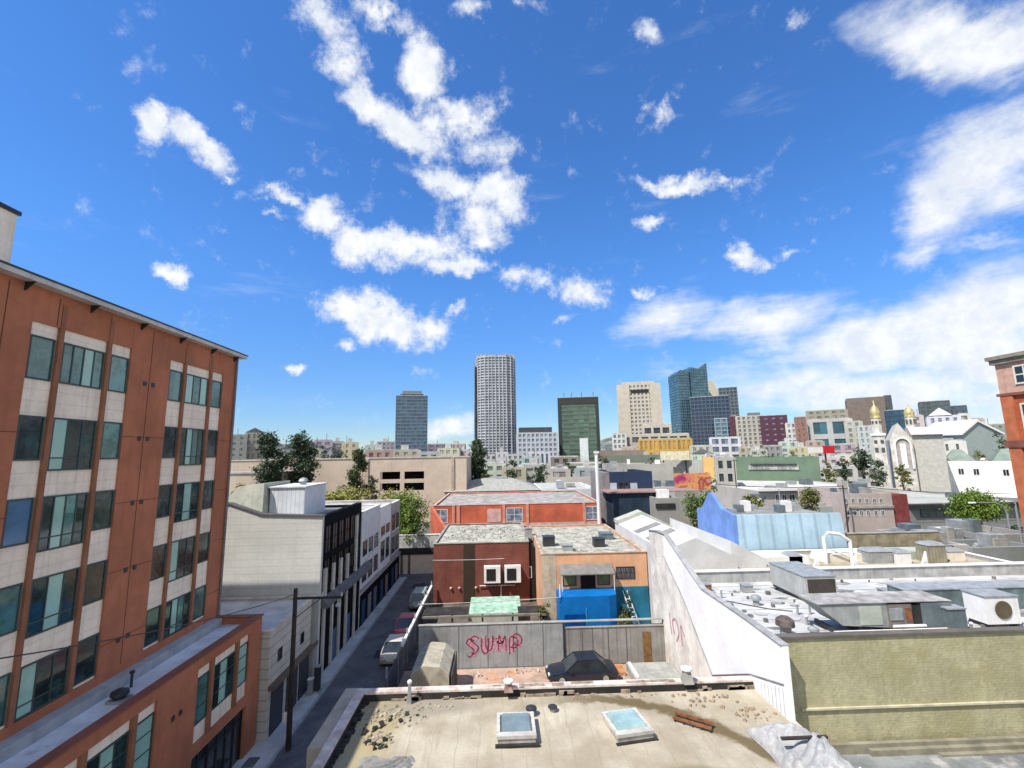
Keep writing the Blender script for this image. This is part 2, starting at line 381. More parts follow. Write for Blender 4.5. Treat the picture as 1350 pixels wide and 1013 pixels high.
# street-side annex
AX = -13.8
an = MB(); ab = [(16.0, 20.4), (22.9, 27.3)]; A_b, A_t = 3.0, 6.42
an.box(AX-.3, AX, 6, ab[0][0], A_b, 6.9); an.box(AX-.3, AX, ab[0][1], ab[1][0], 0, 6.9); an.box(AX-.3, AX, ab[1][1], YC, 0, 6.9)
for a, b in ab: an.box(AX-.3, AX, a, b, A_t, 6.9); an.box(AX-.3, AX, a, b, 2.75, 3.25)
an.box(AX-.3, AX, 6, ab[0][0], 0, A_b)
an.box(X0+.001, AX-.3, YC-.3, YC, 0, 6.9)
build(an, 'annex_wall', orange, ob)
an = MB(); an.box(X0+.002, AX-.3, 6, YC-.3, 6.35, 6.55); build(an, 'annex_roof', mat('pale_blue_grey_membrane', (.72,.74,.76), var=.22, scale=.6, stain=(.16,.17,.18), stain_amt=.7, stain_scale=.25), ob)
an = MB(); an.box(AX-.38, AX+.06, 6, YC+.06, 6.902, 6.97); an.box(X0+.01, AX-.38, YC-.36, YC+.06, 6.902, 6.97); build(an, 'annex_coping', mat('red_brown_coping', (.25,.09,.06), var=.15), ob)
an = MB(); an.box(X0+.002, X0+.5, 6, 28.1, 6.552, 6.95); build(an, 'roof_curb', mat('grey_curb', (.42,.43,.43), var=.2, streak=.3), ob)
for a, b in ab:
    s = MB(); s.box(AX-.3, AX-.12, a, b, 3.251, A_t-.001); build(s, 'annex_spandrel', panel, ob)
    for k in (0, 1): build(MB().box(AX-.119, AX+.03, a+ws[k][1], a+ws[k+1][0], 3.251, A_t-.001), 'annex_column', orange_col, ob)
    for k, (u0, u1) in enumerate(ws):
        window(ob, 'E', AX-.12, a+u0+.03, a+u1-.03, 4.0, 6.0, [[G_dark], [G_dark, G_mint, G_dark], [G_mint]][k] if k == 1 else (G_mint if k == 2 else G_teal), steel_teal, mull=3 if k == 1 else 1, rails=(.35, .68), fw=.06, name='annex_window')
    s = MB(); s.box(AX-.3, AX-.2, a, b, .1, 2.749); sf = build(s, 'storefront', black_glass, ob)
    s = MB()
    for k in range(7): s.box(AX-.199, AX-.14, a+(b-a)*k/6-.03, a+(b-a)*k/6+.03, .1, 2.748)
    s.box(AX-.199, AX-.15, a, b, 2.1, 2.16); build(s, 'storefront_frame', dark_metal, sf)
for y in (21.4, 21.85):
    s = MB(); s.box(AX-.02, AX+.03, y-.09, y+.09, 5.1, 5.3); build(s, 'vent', dark_metal, ob)
ff = onz(155, 915, 6.6)
t = thing('roof_fan', 'black round exhaust fan on the pale narrow roof below the orange facade', 'roof fan', (-15.1, 20.1, 6.56))
build(MB().lathe((-15.1,20.1,6.56), [(.2,0),(.2,.2),(.32,.24),(.3,.36),(.1,.45)], 14), 'hood', dark_metal, t)
build(MB().box(-15.4,-14.8,19.8,20.4,6.56,6.66), 'curb', galv, t)
t = thing('vent_pipe', 'slim black vent pipe beside the fan on the pale narrow roof', 'vent pipe', (-15.5, 21.2, 6.56))
build(MB().tube([(-15.5,21.2,6.56),(-15.5,21.2,7.1)], .05), 'pipe', dark_metal, t); build(MB().lathe((-15.5,21.2,7.1), [(.1,0),(.1,.08),(.02,.12)], 8), 'cap', dark_metal, t)

# ================================================================ LOW GARAGE (behind the annex)
FX = -13.17
gb = thing('garage_building', 'low cream garage with flat white roof between orange building and tall blank wall', 'garage', (-17, 32, 0))
shell(gb, -22, FX-.2, 28.75, 35.4, 0, 5.9, mat('cream_ribbed_siding', (.54,.50,.43), var=.12, streak=.3, lines=(.55,.4)), white_roof, par=.12, cop=mat('cream_coping', (.62,.56,.46)), th=.2)
s = MB(); s.box(FX-.199, FX+.12, 28.8, 35.35, 2.7, 2.95); build(s, 'ledge', mat('brown_ledge', (.16,.11,.08)), gb)
s = MB(); s.box(FX-.2, FX+.02, 34.7, 35.4, 0, 5.85); build(s, 'pilaster', concrete, gb)
for k, y in enumerate((29.2, 31.2, 33.0)):
    s = MB(); s.box(FX-.21, FX-.14, y, y+1.5, .05, 2.5); d = build(s, 'garage_door', mat('charcoal_roller_door', (.05,.055,.065), var=.2, lines=(.25,.5), rough=.5), gb)
for y, z in ((29.8,4.2), (33.0,3.9)):
    window(gb, 'E', FX-.2, y, y+.5, z-.35, z+.35, black_glass, frame_dark, fw=.05)

# ================================================================ TALL BLANK WALL BUILDING
bb = thing('blank_wall_building', 'big building with blank cream end wall and dark glazed street front', 'building', (-18, 40, 0))
bw = mat('cream_block_wall', (.55,.55,.50), var=.1, scale=.5, streak=.12, lines=(.5,.13))
s = MB(); s.prism_y([(-34,0),(FX,0),(FX,11.5),(-17.7,11.7),(-20.1,12.55),(-34,13.2)], 35.5, 35.85); build(s, 'end_wall', bw, bb)
s = MB(); s.prism_y([(-34.1,13.3),(-20.1,12.65),(-17.7,11.8),(FX+.1,11.6),(FX+.1,11.5),(-17.7,11.7),(-20.1,12.55),(-34.1,13.2)][::-1], 35.4, 35.95); build(s, 'coping', mat('dark_coping', (.10,.10,.10)), bb)
s = MB(); s.box(-34, FX-.5, 35.9, 45.4, 10.9, 11.1); build(s, 'roof', grey_roof, bb)
dk = mat('black_painted_facade', (.008,.009,.011), rough=.8, var=.5, scale=.6, spec=.05)
unlit = glass('unlit_glass', (.008,.014,.018), (.02,.035,.04), rough=.35, spec=.25)
s = MB(); s.box(FX-.5, FX-.05, 35.86, 45.5, 0, 11.5); s.box(-34, FX-.5, 45.1, 45.5, 0, 11.3); build(s, 'street_wall', dk, bb)
s = MB(); s.box(FX-.049, FX+.5, 35.9, 48, 4.9, 5.15); s.hull([(FX,35.9,5.15),(FX+.5,35.9,5.15),(FX+.5,48,5.15),(FX,48,5.15)], [(FX,35.9,5.6),(FX+.1,35.9,5.6),(FX+.1,48,5.6),(FX,48,5.6)]); build(s, 'canopy', mat('grey_canopy', (.12,.12,.12), var=.3), bb)
for k in range(6):
    y = 36.3+k*1.5
    window(bb, 'E', FX-.05, y, y+1.2, 8.6, 10.7, unlit, dk, mull=2, rails=(.5,))
    window(bb, 'E', FX-.05, y, y+1.2, 6.2, 8.2, unlit, dk, mull=2, rails=(.5,))
pm = mat('pale_pilaster', (.50,.48,.43), var=.2, streak=.4)
for k, y in enumerate((36.2, 37.9, 39.6, 41.3, 43.6)):
    s = MB(); s.box(FX-.049, FX+.14, y, y+.42, 5.62, 7.6 if k < 4 else 10.5); build(s, 'pilaster', pm, bb)
    s = MB(); s.box(FX-.049, FX+.1, y+.1, y+.45, .1, 4.88); build(s, 'pilaster', pm, bb)
for k, y in enumerate((38.4, 41.8)):
    s = MB(); s.box(FX-.049, FX, y, y+1.1, .1, 2.4); build(s, 'door', mat('blue_grey_door', (.08,.13,.22), var=.2), bb)
# rooftop volumes
t = thing('rooftop_lean_to', 'pale green sloping lean-to roof on top of the blank cream wall building', 'lean-to roof', (-20, 40, 11.1))
s = MB(); s.hull([(-22.8,37,11.1),(-18.4,37,11.1),(-18.4,42,11.1),(-22.8,42,11.1)], [(-20.6,37.5,13.7),(-18.6,37.5,13.9),(-18.6,42,13.9),(-20.6,42,13.7)]); build(s, 'sloping_roof', mat('pale_green_roofing', (.42,.43,.36), var=.2, streak=.3), t)
t = thing('rooftop_shed', 'white ribbed metal plant enclosure on top of the blank cream wall building', 'rooftop enclosure', (-17, 40, 11.1))
s = MB(); s.box(-18.35, -15.6, 38, 42.5, 11.1, 13.5); build(s, 'enclosure', mat('white_ribbed_metal', (.60,.63,.66), var=.12, board=(.34,.35), rough=.5), t)
s = MB(); s.box(-18.5, -15.5, 37.9, 42.6, 13.502, 13.6); build(s, 'lid', mat('pale_lid', (.6,.6,.6)), t)
s = MB(); s.lathe((-16.6,40,13.6), [(.25,0),(.25,.25),(.4,.3),(.3,.5),(.05,.6)], 12); build(s, 'vent', galv, t)

# ================================================================ PALE STREET ROW behind it
lil = mat('pale_lilac_render', (.60,.59,.60), var=.12, streak=.3)
def row_house(name, label, y0, y1, zt, wm, winrows, base=3.2):
    t = thing(name, label, 'building', (-17, (y0+y1)/2, 0))
    shell(t, -26, FX, y0, y1, 0, zt, wm, light_roof, par=.35, cop=mat('pale_cap', (.6,.6,.6)))
    n = max(2, int((y1-y0)/2.1))
    for (za, zb) in winrows:
        for k in range(n):
            a = y0+.5+(y1-y0-.6)*k/n
            window(t, 'E', FX, a, a+(y1-y0)/n*.62, za, zb, [black_glass, G_dark][k % 2], frame_dark, mull=2, sill=white_paint)
    s = MB(); s.box(FX+.002, FX+.06, y0+.05, y1-.05, .05, base-.3); g_ = build(s, 'ground_floor', dk, t)
    for k in range(n):
        a = y0+.5+(y1-y0-.6)*k/n
        s = MB(); s.box(FX+.061, FX+.1, a, a+1.1, .06, 2.3); build(s, 'door', [mat('navy_door', (.02,.05,.14)), mat('grey_roller_door', (.2,.2,.2), lines=(.2,.4)), mat('blue_grey_door', (.08,.13,.22))][k % 3], g_)
    s = MB(); s.box(FX+.001, FX+.25, y0+.05, y1-.05, base, base+.22); build(s, 'ledge', concrete, t)
    return t
row_house('lilac_street_building', 'pale lilac rendered building with two floors of dark windows next to the black facade', 45.6, 52.4, 10.5, lil, ((3.9,5.5), (6.3,7.7)))
row_house('white_street_building', 'white two storey building at the far end of the alley with tall dark windows', 52.5, 57.6, 10.1, white_paint, ((4.2,6.4),(7.0,8.0)))
row_house('grey_street_building', 'narrow grey brown building last in the row before the cream cross wall', 57.7, 62.6, 10.0, mat('warm_grey_render', (.40,.35,.33), var=.2, streak=.4), ((4.0,5.9),(6.7,8.6)))

# ================================================================ utility pole
pb = Vector((-11.75, 28.09, .13))
t = thing('utility_pole', 'dark wooden utility pole with one crossarm standing on the narrow sidewalk', 'utility pole', pb)
wood = mat('dark_creosoted_wood', (.045,.032,.028), var=.4, scale=3, streak=.4)
build(MB().tube([(pb.x,pb.y,.1),(pb.x-.03,pb.y,8.45)], .15, 10, .11), 'pole', wood, t)
build(MB().box(pb.x-.15,pb.x+2.6,pb.y-.06,pb.y+.06,7.85,7.97), 'crossarm', wood, t)
for x in (-.3, 1.3, 2.4): build(MB().lathe((pb.x+x+.2,pb.y,7.97), [(.05,0),(.07,.06),(.04,.12),(.06,.17),(.01,.22)], 8), 'insulator', mat('pale_insulator', (.5,.5,.48), rough=.3), t)
build(MB().tube([(pb.x+1.4,pb.y,7.85),(pb.x+.1,pb.y,6.9)], .025), 'brace', dark_metal, t)
build(MB().lathe((pb.x+2.4,pb.y,7.2), [(.03,.65),(.05,.4),(.14,.3),(.13,.22),(.05,.18)][::-1], 10), 'lamp', galv, t)
s = MB(); s.box(pb.x-.34, pb.x-.14, pb.y-.08, pb.y+.12, 1.5, 1.9); build(s, 'sign', white_paint, t)
t = thing('meter_box', 'small pale utility box on the sidewalk near the black storefronts', 'utility box', (-13.0, 33.6, .13))
build(MB().box(-13.0,-12.7,33.6,33.9,.13,1.1), 'cabinet', galv, t); build(MB().box(-13.03,-12.67,33.57,33.93,1.102,1.16), 'lid', white_paint, t)
t = thing('signal_cabinet', 'narrow dark cabinet standing at the kerb of the alley', 'street cabinet', (-12.55, 34.0, .13))
build(MB().box(-12.7,-12.35,33.9,34.25,.25,1.75), 'cabinet', dark_metal, t); build(MB().box(-12.75,-12.3,33.85,34.3,.13,.249), 'plinth', concrete, t); build(MB().box(-12.73,-12.32,33.87,34.28,1.752,1.82), 'lid', galv, t)
t = thing('cellar_hatch', 'flat grey steel cellar hatch set in the sidewalk by the utility pole', 'hatch', (-13.1, 27.0, .13))
build(MB().box(-13.5,-12.9,26.6,27.4,.131,.15), 'lid', mat('worn_steel_plate', (.16,.16,.15), metal=.3), t)

# ================================================================ FRONT ROOF (one-storey building below us)
ZR = 4.2; L = 12.85
fb = thing('flat_roof_building', 'one storey building below with worn beige flat roof and two skylights', 'building', (3, 18, 0))
s = MB(); x0, x1, y0, y1 = -7.0, L-.02, 9, 24.6
s.box(x0, x0+.3, y0, y1, 0, 4.5); s.box(x0+.3, x1, y1-.3, y1, 0, 4.42); s.box(x1-.3, x1, y0, y1-.3, 0, ZR); s.box(x0+.3, x1-.3, y0, y0+.3, 0, 4.5)
build(s, 'wall', mat('dirty_pink_white_wall', (.50,.42,.36), var=.25, streak=.5), fb)
# slightly uneven roof deck
s = MB(); nx, ny = 40, 32; rg = random.Random(5)
gx = [[(x0+.3+(x1-.6-x0)*i/nx, y0+.3+(y1-.6-y0)*j/ny) for i in range(nx+1)] for j in range(ny+1)]
for j in range(ny+1):
    for i in range(nx+1):
        x, y = gx[j][i]; dz = .05*math.sin(x*.7+1)*math.sin(y*.5) + rg.uniform(-.008,.008)
        e = min(i, nx-i, j, ny-j)
        s.v.append((x, y, ZR + (dz if e else .0)))
for j in range(ny):
    for i in range(nx):
        a = j*(nx+1)+i; s.f.append((a, a+1, a+nx+2, a+nx+1))
m, nt, b = nodes_of('worn_beige_roofing')
tc = nt.nodes.new('ShaderNodeTexCoord').outputs['Object']
n1 = ramp(nt, noise(nt, tc, .35, 6, .6), .3, .7); c = mix(nt, n1, (.30,.255,.18), (.47,.425,.33))
sep = nt.nodes.new('ShaderNodeSeparateXYZ'); nt.links.new(tc, sep.inputs[0])
# roofing felt rolls: seams every 0.95 m
wob = math_(nt, 'MULTIPLY', noise(nt, tc, .8, 2), .35)
fr = math_(nt, 'FRACT', math_(nt, 'ADD', math_(nt, 'DIVIDE', sep.outputs['X'], .95), wob))
c = mix(nt, math_(nt, 'MULTIPLY', math_(nt, 'LESS_THAN', fr, .06), .3), c, (.24,.2,.14))
mp = nt.nodes.new('ShaderNodeMapping'); mp.inputs['Scale'].default_value = (1.6,.25,1); nt.links.new(tc, mp.inputs['Vector'])
c = mix(nt, math_(nt, 'MULTIPLY', ramp(nt, noise(nt, mp.outputs[0], 1.3, 6, .7), .5, .7), .5), c, (.27,.24,.17))
c = mix(nt, math_(nt, 'MULTIPLY', ramp(nt, noise(nt, tc, 14, 4, .7), .45, .7), .3), c, (.2,.17,.12))
# curved ponding stain sweeping from the back parapet to the right corner, mossy left edge
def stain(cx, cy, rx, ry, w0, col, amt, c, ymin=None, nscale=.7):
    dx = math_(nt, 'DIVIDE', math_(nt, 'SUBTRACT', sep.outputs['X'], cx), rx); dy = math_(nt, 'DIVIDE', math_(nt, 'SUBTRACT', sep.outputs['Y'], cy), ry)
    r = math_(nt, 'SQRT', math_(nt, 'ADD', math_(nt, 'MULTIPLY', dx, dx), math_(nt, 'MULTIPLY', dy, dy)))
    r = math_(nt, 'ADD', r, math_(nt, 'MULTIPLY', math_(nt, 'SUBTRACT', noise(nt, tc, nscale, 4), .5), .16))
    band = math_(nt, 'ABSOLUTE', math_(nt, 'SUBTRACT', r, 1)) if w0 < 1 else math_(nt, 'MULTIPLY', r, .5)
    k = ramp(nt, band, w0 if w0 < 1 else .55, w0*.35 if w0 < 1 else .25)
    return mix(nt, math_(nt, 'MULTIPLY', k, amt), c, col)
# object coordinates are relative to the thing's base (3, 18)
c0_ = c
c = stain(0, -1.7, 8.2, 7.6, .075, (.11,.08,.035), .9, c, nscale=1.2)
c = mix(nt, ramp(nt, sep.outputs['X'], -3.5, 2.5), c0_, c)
c = stain(4.0, .35, 1.6, .75, 2, (.20,.17,.09), .8, c)  # broad brown oval patch towards the near right of the deck
c = stain(-8.6, 4.6, 1.4, 4.2, 2, (.30,.24,.12), .75, c, nscale=2)
c = stain(-6.5, 5.6, 3.0, 1.0, 2, (.25,.22,.17), .8, c, nscale=2.5)
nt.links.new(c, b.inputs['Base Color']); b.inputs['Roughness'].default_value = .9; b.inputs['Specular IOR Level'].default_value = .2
bn = nt.nodes.new('ShaderNodeBump'); bn.inputs['Strength'].default_value = .45; bn.inputs['Distance'].default_value = .04
nt.links.new(noise(nt, tc, 9, 5), bn.inputs['Height']); nt.links.new(bn.outputs[0], b.inputs['Normal'])
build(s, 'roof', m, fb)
s = MB(); s.box(x0-.08, x0+.34, y0, y1-.35, 4.502, 4.6); s.box(x0-.08, x1, y1-.34, y1+.08, 4.502, 4.6); build(s, 'coping', mat('pinkish_white_coping', (.64,.56,.50), var=.3, scale=1.5, stain=(.3,.2,.15), stain_scale=1.2), fb)
s = MB(); s.box(x0+.301, x1-.3, y1-.36, y1-.301, ZR-.05, 4.5); s.box(x0+.301, x0+.36, y0+.3, y1-.37, ZR-.05, 4.5); build(s, 'flashing', tar, fb)
rg = random.Random(8); s = MB()
for k in range(26):
    x = rg.uniform(x0+.5, x1-.6); w_ = rg.uniform(.1,1.1); s.box(x, x+w_, y1-.44, y1-.361, ZR-.03, ZR+rg.uniform(.03,.24))
for k in range(14):
    x = rg.uniform(x0, x1-1.6); w_ = rg.uniform(.1,1.5); s.box(x, x+w_, y1-rg.uniform(.1,.36), y1+rg.uniform(-.08,.05), 4.601, 4.60+rg.uniform(.008,.03))
build(s, 'patched_edge', mat('patched_edge', (.30,.24,.18), var=.5, scale=3), fb)['kind'] = 'stuff'
s = MB()
for k in range(34):
    y = 14+k*.32; s.box(x0+.361, x0+.361+rg.uniform(.08,.32), y, y+rg.uniform(.12,.26), ZR-.03, ZR+.02+rg.uniform(.02,.16))
build(s, 'tar_patches', tar, fb)['kind'] = 'stuff'
s = MB(); s.box(-7.95, -7.09, 20.8, 25.6, 0, ZR); build(s, 'side_ledge', mat('beige_ledge', (.46,.41,.31), var=.2, scale=1, stain=(.3,.26,.18)), fb)
def skylight(label, cx, cy, rot, glassm, w=1.55, d=1.65):
    t = thing('skylight', label, 'skylight', (cx, cy, ZR), 'skylights on the beige roof')
    hw, hd = w/2, d/2
    build(MB().box(cx-hw,cx+hw,cy-hd,cy+hd,ZR-.05,ZR+.24), 'curb', mat('skylight_curb_beige', (.42,.40,.34), var=.3, streak=.5), t)
    f = MB(); z = ZR+.242
    f.box(cx-hw-.04,cx+hw+.04,cy-hd-.04,cy-hd+.26,z,z+.12); f.box(cx-hw-.04,cx+hw+.04,cy+hd-.1,cy+hd+.04,z,z+.12)
    f.box(cx-hw-.04,cx-hw+.1,cy-hd+.26,cy+hd-.1,z,z+.12); f.box(cx+hw-.1,cx+hw+.04,cy-hd+.26,cy+hd-.1,z,z+.12)
    build(f, 'frame', mat('dull_white_frame', (.50,.49,.45), var=.3, scale=3, stain=(.3,.28,.24)), t)
    build(MB().hull([(cx-hw+.1,cy-hd+.26,z),(cx+hw-.1,cy-hd+.26,z),(cx+hw-.1,cy+hd-.1,z),(cx-hw+.1,cy+hd-.1,z)],
                    [(cx-hw+.2,cy-hd+.36,z+.2),(cx+hw-.2,cy-hd+.36,z+.2),(cx+hw-.2,cy+hd-.2,z+.2),(cx-hw+.2,cy+hd-.2,z+.2)]), 'dome', glassm, t)
    build(MB().box(cx-hw-.1,cx+hw+.16,cy-hd-.15,cy-hd-.002,ZR-.04,ZR+.07), 'tar_skirt', tar, t)
    t.rotation_euler.z = rot; return t
skylight('skylight with dark blue-grey glass and white front rim near middle of beige roof', .6, 21.35, 0, mat('grey_blue_dome', (.16,.22,.24), rough=.15, spec=.8))
skylight('skylight with pale aqua dome and wide white frame right of middle on beige roof', 5.35, 21.25, math.radians(9), mat('aqua_dome', (.30,.44,.43), rough=.2, spec=.6))
def fanvent(label, x, y, z, r=.28, h=.35, m=dark_metal, group=None, name='roof_vent'):
    t = thing(name, label, 'roof vent', (x, y, z), group)
    build(MB().lathe((x,y,z-.02), [(r*.6,0),(r*.6,h*.5)], 12), 'neck', galv, t)
    build(MB().lathe((x,y,z+h*.5-.01), [(r*.7,0),(r,.05),(r*.95,h*.35),(r*.5,h*.5),(.02,h*.55)], 14), 'hood', m, t, smooth=False)
    return t
fanvent('round black mushroom vent just behind the blue-grey skylight', 1.35, 22.7, ZR, .26)
fanvent('low dark vent cap between the two skylights', 2.35, 22.9, ZR, .22, .25)
# objects on the front roof
t = thing('metal_rack', 'rusty metal rack lying flat right of the aqua skylight', 'metal rack', (8.3, 21.5, ZR))
s = MB()
for a in (-.6, .6): s.box(8.3-.8, 8.3+.8, 21.5+a*.35-.04, 21.5+a*.35+.04, ZR+.1, ZR+.2)
build(s, 'rail', rust, t)
for k in range(5): build(MB().box(7.55+k*.36,7.63+k*.36,21.25,21.75,ZR+.02,ZR+.099), 'slat', dark_metal, t)
t.rotation_euler.z = math.radians(-35)
def chimney(label, x, y, z, w, h, name='chimney_pot', m=concrete):
    t = thing(name, label, 'chimney', (x, y, z))
    build(MB().hull([(x-w,y-w,z),(x+w,y-w,z),(x+w,y+w,z),(x-w,y+w,z)], [(x-w*.6,y-w*.6,z+h),(x+w*.6,y-w*.6,z+h),(x+w*.6,y+w*.6,z+h),(x-w*.6,y+w*.6,z+h)]), 'stack', m, t)
    build(MB().lathe((x,y,z+h), [(w*.9,0),(w*1.1,.05),(w*1.1,.12),(w*.7,.16)], 10), 'cap', white_paint, t); return t
chimney('stubby cream chimney with round cap on the back parapet near the white wall', 9.2, 24.2, ZR+.4, .25, .55)
chimney('small mottled stack astride the back parapet behind the blue-grey skylight', .35, 24.1, ZR+.35, .22, .35, m=mat('mottled_stack', (.3,.2,.17), var=.5, scale=3))
chimney('thin pale standpipe at the left end of the back parapet', -4.4, 23.9, ZR, .1, .9, m=galv, name='standpipe')
# heap of rubble left
s = MB(); rg = random.Random(11)
def rubble(name, label, pts, n, smin, smax, m, z):
    s = MB()
    for k in range(n):
        cx, cy, rx, ry = pts[k % len(pts)]
        a = rg.uniform(0, 2*PI); q = rg.random()**.6; x = cx+math.cos(a)*rx*q; y = cy+math.sin(a)*ry*q; r = rg.uniform(smin, smax); an_ = rg.uniform(0, PI)
        lo = [(x+r*math.cos(an_+j*PI/2)*rg.uniform(.5,1.2), y+r*math.sin(an_+j*PI/2)*rg.uniform(.5,1.2), z-.03) for j in range(4)]
        hi = [(p[0]*.8+x*.2, p[1]*.8+y*.2, z+r*rg.uniform(.2,.8)) for p in lo]; s.hull(lo, hi)
    o = build(s, name, m, at=(pts[0][0], pts[0][1], z)); o['kind'] = 'stuff'; o['label'] = label; o['category'] = 'debris'; return o
rubble('debris', 'broken roofing scraps and rubble heaped in left corner of beige roof', [(-5.6,23.2,1.2,.7),(-4.6,22.6,1.3,.7),(-5.2,21.2,.8,.5),(-3.8,23.5,1.6,.4)], 230, .03,.15, mat('grey_rubble', (.33,.29,.21), var=.5, scale=4), ZR)
rubble('dark_debris', 'dark torn roofing scraps on left part of beige roof', [(-4.3,22.7,1.1,.4),(-5.0,20.9,.7,.35),(-5.6,22.0,.5,.5)], 36, .06,.2, tar, ZR)
rubble('scattered_debris', 'small stones and scraps along the right edge of beige roof', [(9.8,23.3,1.8,.7),(11.4,21.8,.9,1.0),(6,23.9,3,.2)], 80, .03,.13, mat('brown_rubble', (.30,.22,.15), var=.5, scale=4), ZR)
def sheetpile(name, label, pts, m, z, h, seed, res=14):
    """crumpled sheet over a low heap"""
    r_ = random.Random(seed); s = MB(); (ax, ay), (bx_, by) = pts
    ph = [r_.uniform(0, 6) for _ in range(6)]
    for j in range(res+1):
        for i in range(res+1):
            u, v = i/res, j/res; e = min(u, 1-u, v, 1-v)
            zz = h*min(1, e*5)**.6*(.75+.18*math.sin(u*7+ph[0]+v*3)+.15*math.sin(v*9+ph[1]-u*4)) + .11*(abs(math.sin(u*6+ph[2]+v*5+2*math.sin(v*4+u*3)))-.5)*min(1, e*8) + .05*(abs(math.sin(u*17-v*9+2*math.sin(u*7)))-.5)*min(1, e*8) + .11*(abs(math.sin(v*23-u*11+ph[5]))-.5)*min(1, e*8)
            s.v.append((ax+(bx_-ax)*u+.06*math.sin(v*11+ph[3]), ay+(by-ay)*v+.06*math.sin(u*10+ph[4]), z+max(-.02, zz)))
    for j in range(res):
        for i in range(res):
            a = j*(res+1)+i; s.f.append((a, a+1, a+res+2, a+res+1))
    return s
t = thing('tarpaulin', 'crumpled off-white tarpaulin weighted down over the roof corner below the yellow wall', 'tarpaulin', (11.4, 19, ZR))
build(sheetpile('x','',((10.35,16.6),(12.75,20.9)), None, ZR, .75, 4, 44), 'sheet', mat('grimy_white_tarp', (.44,.44,.43), bump=1.0, var=.3, scale=1.6, stain=(.25,.23,.22), stain_scale=1.8), t)
build(MB().box(10.7,12.5,18.9,19.02,ZR+.74,ZR+.82), 'batten', wood, t)
t = thing('tarpaulin', 'crumpled grey tarpaulin at the lower left edge of the beige roof', 'tarpaulin', (-4.6, 19.2, ZR))
build(sheetpile('x','',((-5.6,18.6),(-3.4,20.0)), None, ZR, .14, 9, 30), 'sheet', mat('grey_tarp', (.22,.22,.21), var=.3, scale=2), t)

# ================================================================ lower grey roof at right bottom
t = thing('low_grey_building', 'low dark grey roof strip in front of the yellow brick wall', 'building', (25, 16, 0))
shell(t, L+.05, 42, 9, 22.2, 0, 2.75, concrete, mat('wet_grey_roofing', (.20,.21,.21), var=.4, scale=.6, stain=(.45,.43,.38), stain_amt=.6, stain_scale=.5), par=.25, cop=None)
s = MB()
for k in range(3): s.box(L+.4+k*3, 41.7-k*5, 21.93-k*.2, 22.13-k*.2, 2.5, 2.9-k*.16)
build(s, 'stepped_flashing', mat('ochre_flashing', (.24,.22,.16), var=.3, stain=(.15,.13,.08)), t)
rubble('roof_litter', 'scattered litter and scraps on the low dark grey roof', [(15,19.8,2.2,.6),(19,19.4,4,.7),(25,19.2,4,.8)], 90, .04,.16, mat('mixed_litter', (.3,.3,.28), var=.6, scale=2), 2.5)
t = thing('plastic_bag', 'white plastic sack lying at the foot of the yellow wall beside the tarpaulin', 'sack', (14.4, 20.2, 2.5))
build(sheetpile('x','',((13.9,19.8),(15.0,20.5)), None, 2.5, .4, 21, 8), 'sack', white_paint, t)
t = thing('plank_pile', 'pale plank lying on the low dark grey roof', 'plank', (20, 19.2, 2.5)); build(MB().box(19.0,21.0,19.1,19.4,2.52,2.66), 'plank', white_paint, t)
# ================================================================ WHITE-ROOFED BUILDING (right)
ZW = 7.2
wb = thing('white_roof_building', 'large white flat roofed building with yellow brick front wall and long white side wall', 'building', (25, 28, 0))
ywall = mat('yellow_painted_brick', rgb(172,166,131), var=.2, scale=.45, streak=.25, stain=rgb(148,141,104), stain_amt=.7, stain_scale=.6, lines=(.115,.22), fine=.25, bump=.5)
s = MB(); s.box(L+.02, 46, 22.35, 22.65, 0, ZW); build(s, 'front_wall', ywall, wb)
s = MB(); s.box(L+.045, 46.1, 22.27, 22.7, ZW+.002, ZW+.1); build(s, 'coping', mat('dark_edge_flashing', (.12,.11,.10)), wb)
s = MB(); s.box(L+.8, 46, 22.25, 22.349, 4.15, 4.23); build(s, 'moulding', mat('pale_brick_band', (.5,.46,.33)), wb)
ww = mat('white_painted_side_wall', (.83,.83,.82), var=.08, scale=.4, streak=.08, bump=.1)
wst = mat('stained_white_side_wall', (.76,.73,.66), var=.2, scale=.8, streak=.45, stain=(.42,.36,.33), stain_amt=.5)
def yz(px, py): p = onx(px, py, L); return (p.y, p.z)
top = [(21.5,ZW+.01),(24.5,ZW+.12),(29.7,ZW+.15),(31.6,8.05),(35.7,9.6),(37.5,9.55),(39.4,9.3)]
fold = [yz(946,890), yz(907,790), yz(880,733)]
s = MB(); s.prism_x([(21.5,2.4)]+[fold[0], fold[1], fold[2], top[4], top[3], top[2], top[1], top[0]], L-.30, L); build(s, 'side_wall', ww, wb)
s = MB(); s.prism_x([(21.5,0),(39.4,0),top[6],top[5],(35.71,9.5),fold[2],fold[1],fold[0],(21.5,2.38)][::-1], L-.27, L-.01); build(s, 'lower_side_wall', wst, wb)
s = MB()
for k in range(len(top)-1):
    (ya, za), (yb, zb) = top[k], top[k+1]
    s.hull([(L-.34,ya,za+.004),(L+.04,ya,za+.004),(L+.04,yb,zb+.004),(L-.34,yb,zb+.004)], [(L-.34,ya,za+.07),(L+.04,ya,za+.07),(L+.04,yb,zb+.07),(L-.34,yb,zb+.07)])
build(s, 'side_coping', mat('grey_cap_flashing', (.33,.33,.33), var=.3), wb)
s = MB()
for k in range(len(fold)-1):
    (ya, za), (yb, zb) = fold[k], fold[k+1]; s.tube([(L-.32,ya,za),(L-.32,yb,zb)], .05)
s.tube([(L-.33,21.6,5.6),(L-.33,24.5,4.75),(L-.33,fold[0][0],fold[0][1])], .03)
build(s, 'seam', mat('grey_seam', (.25,.25,.26)), wb)
s = MB()
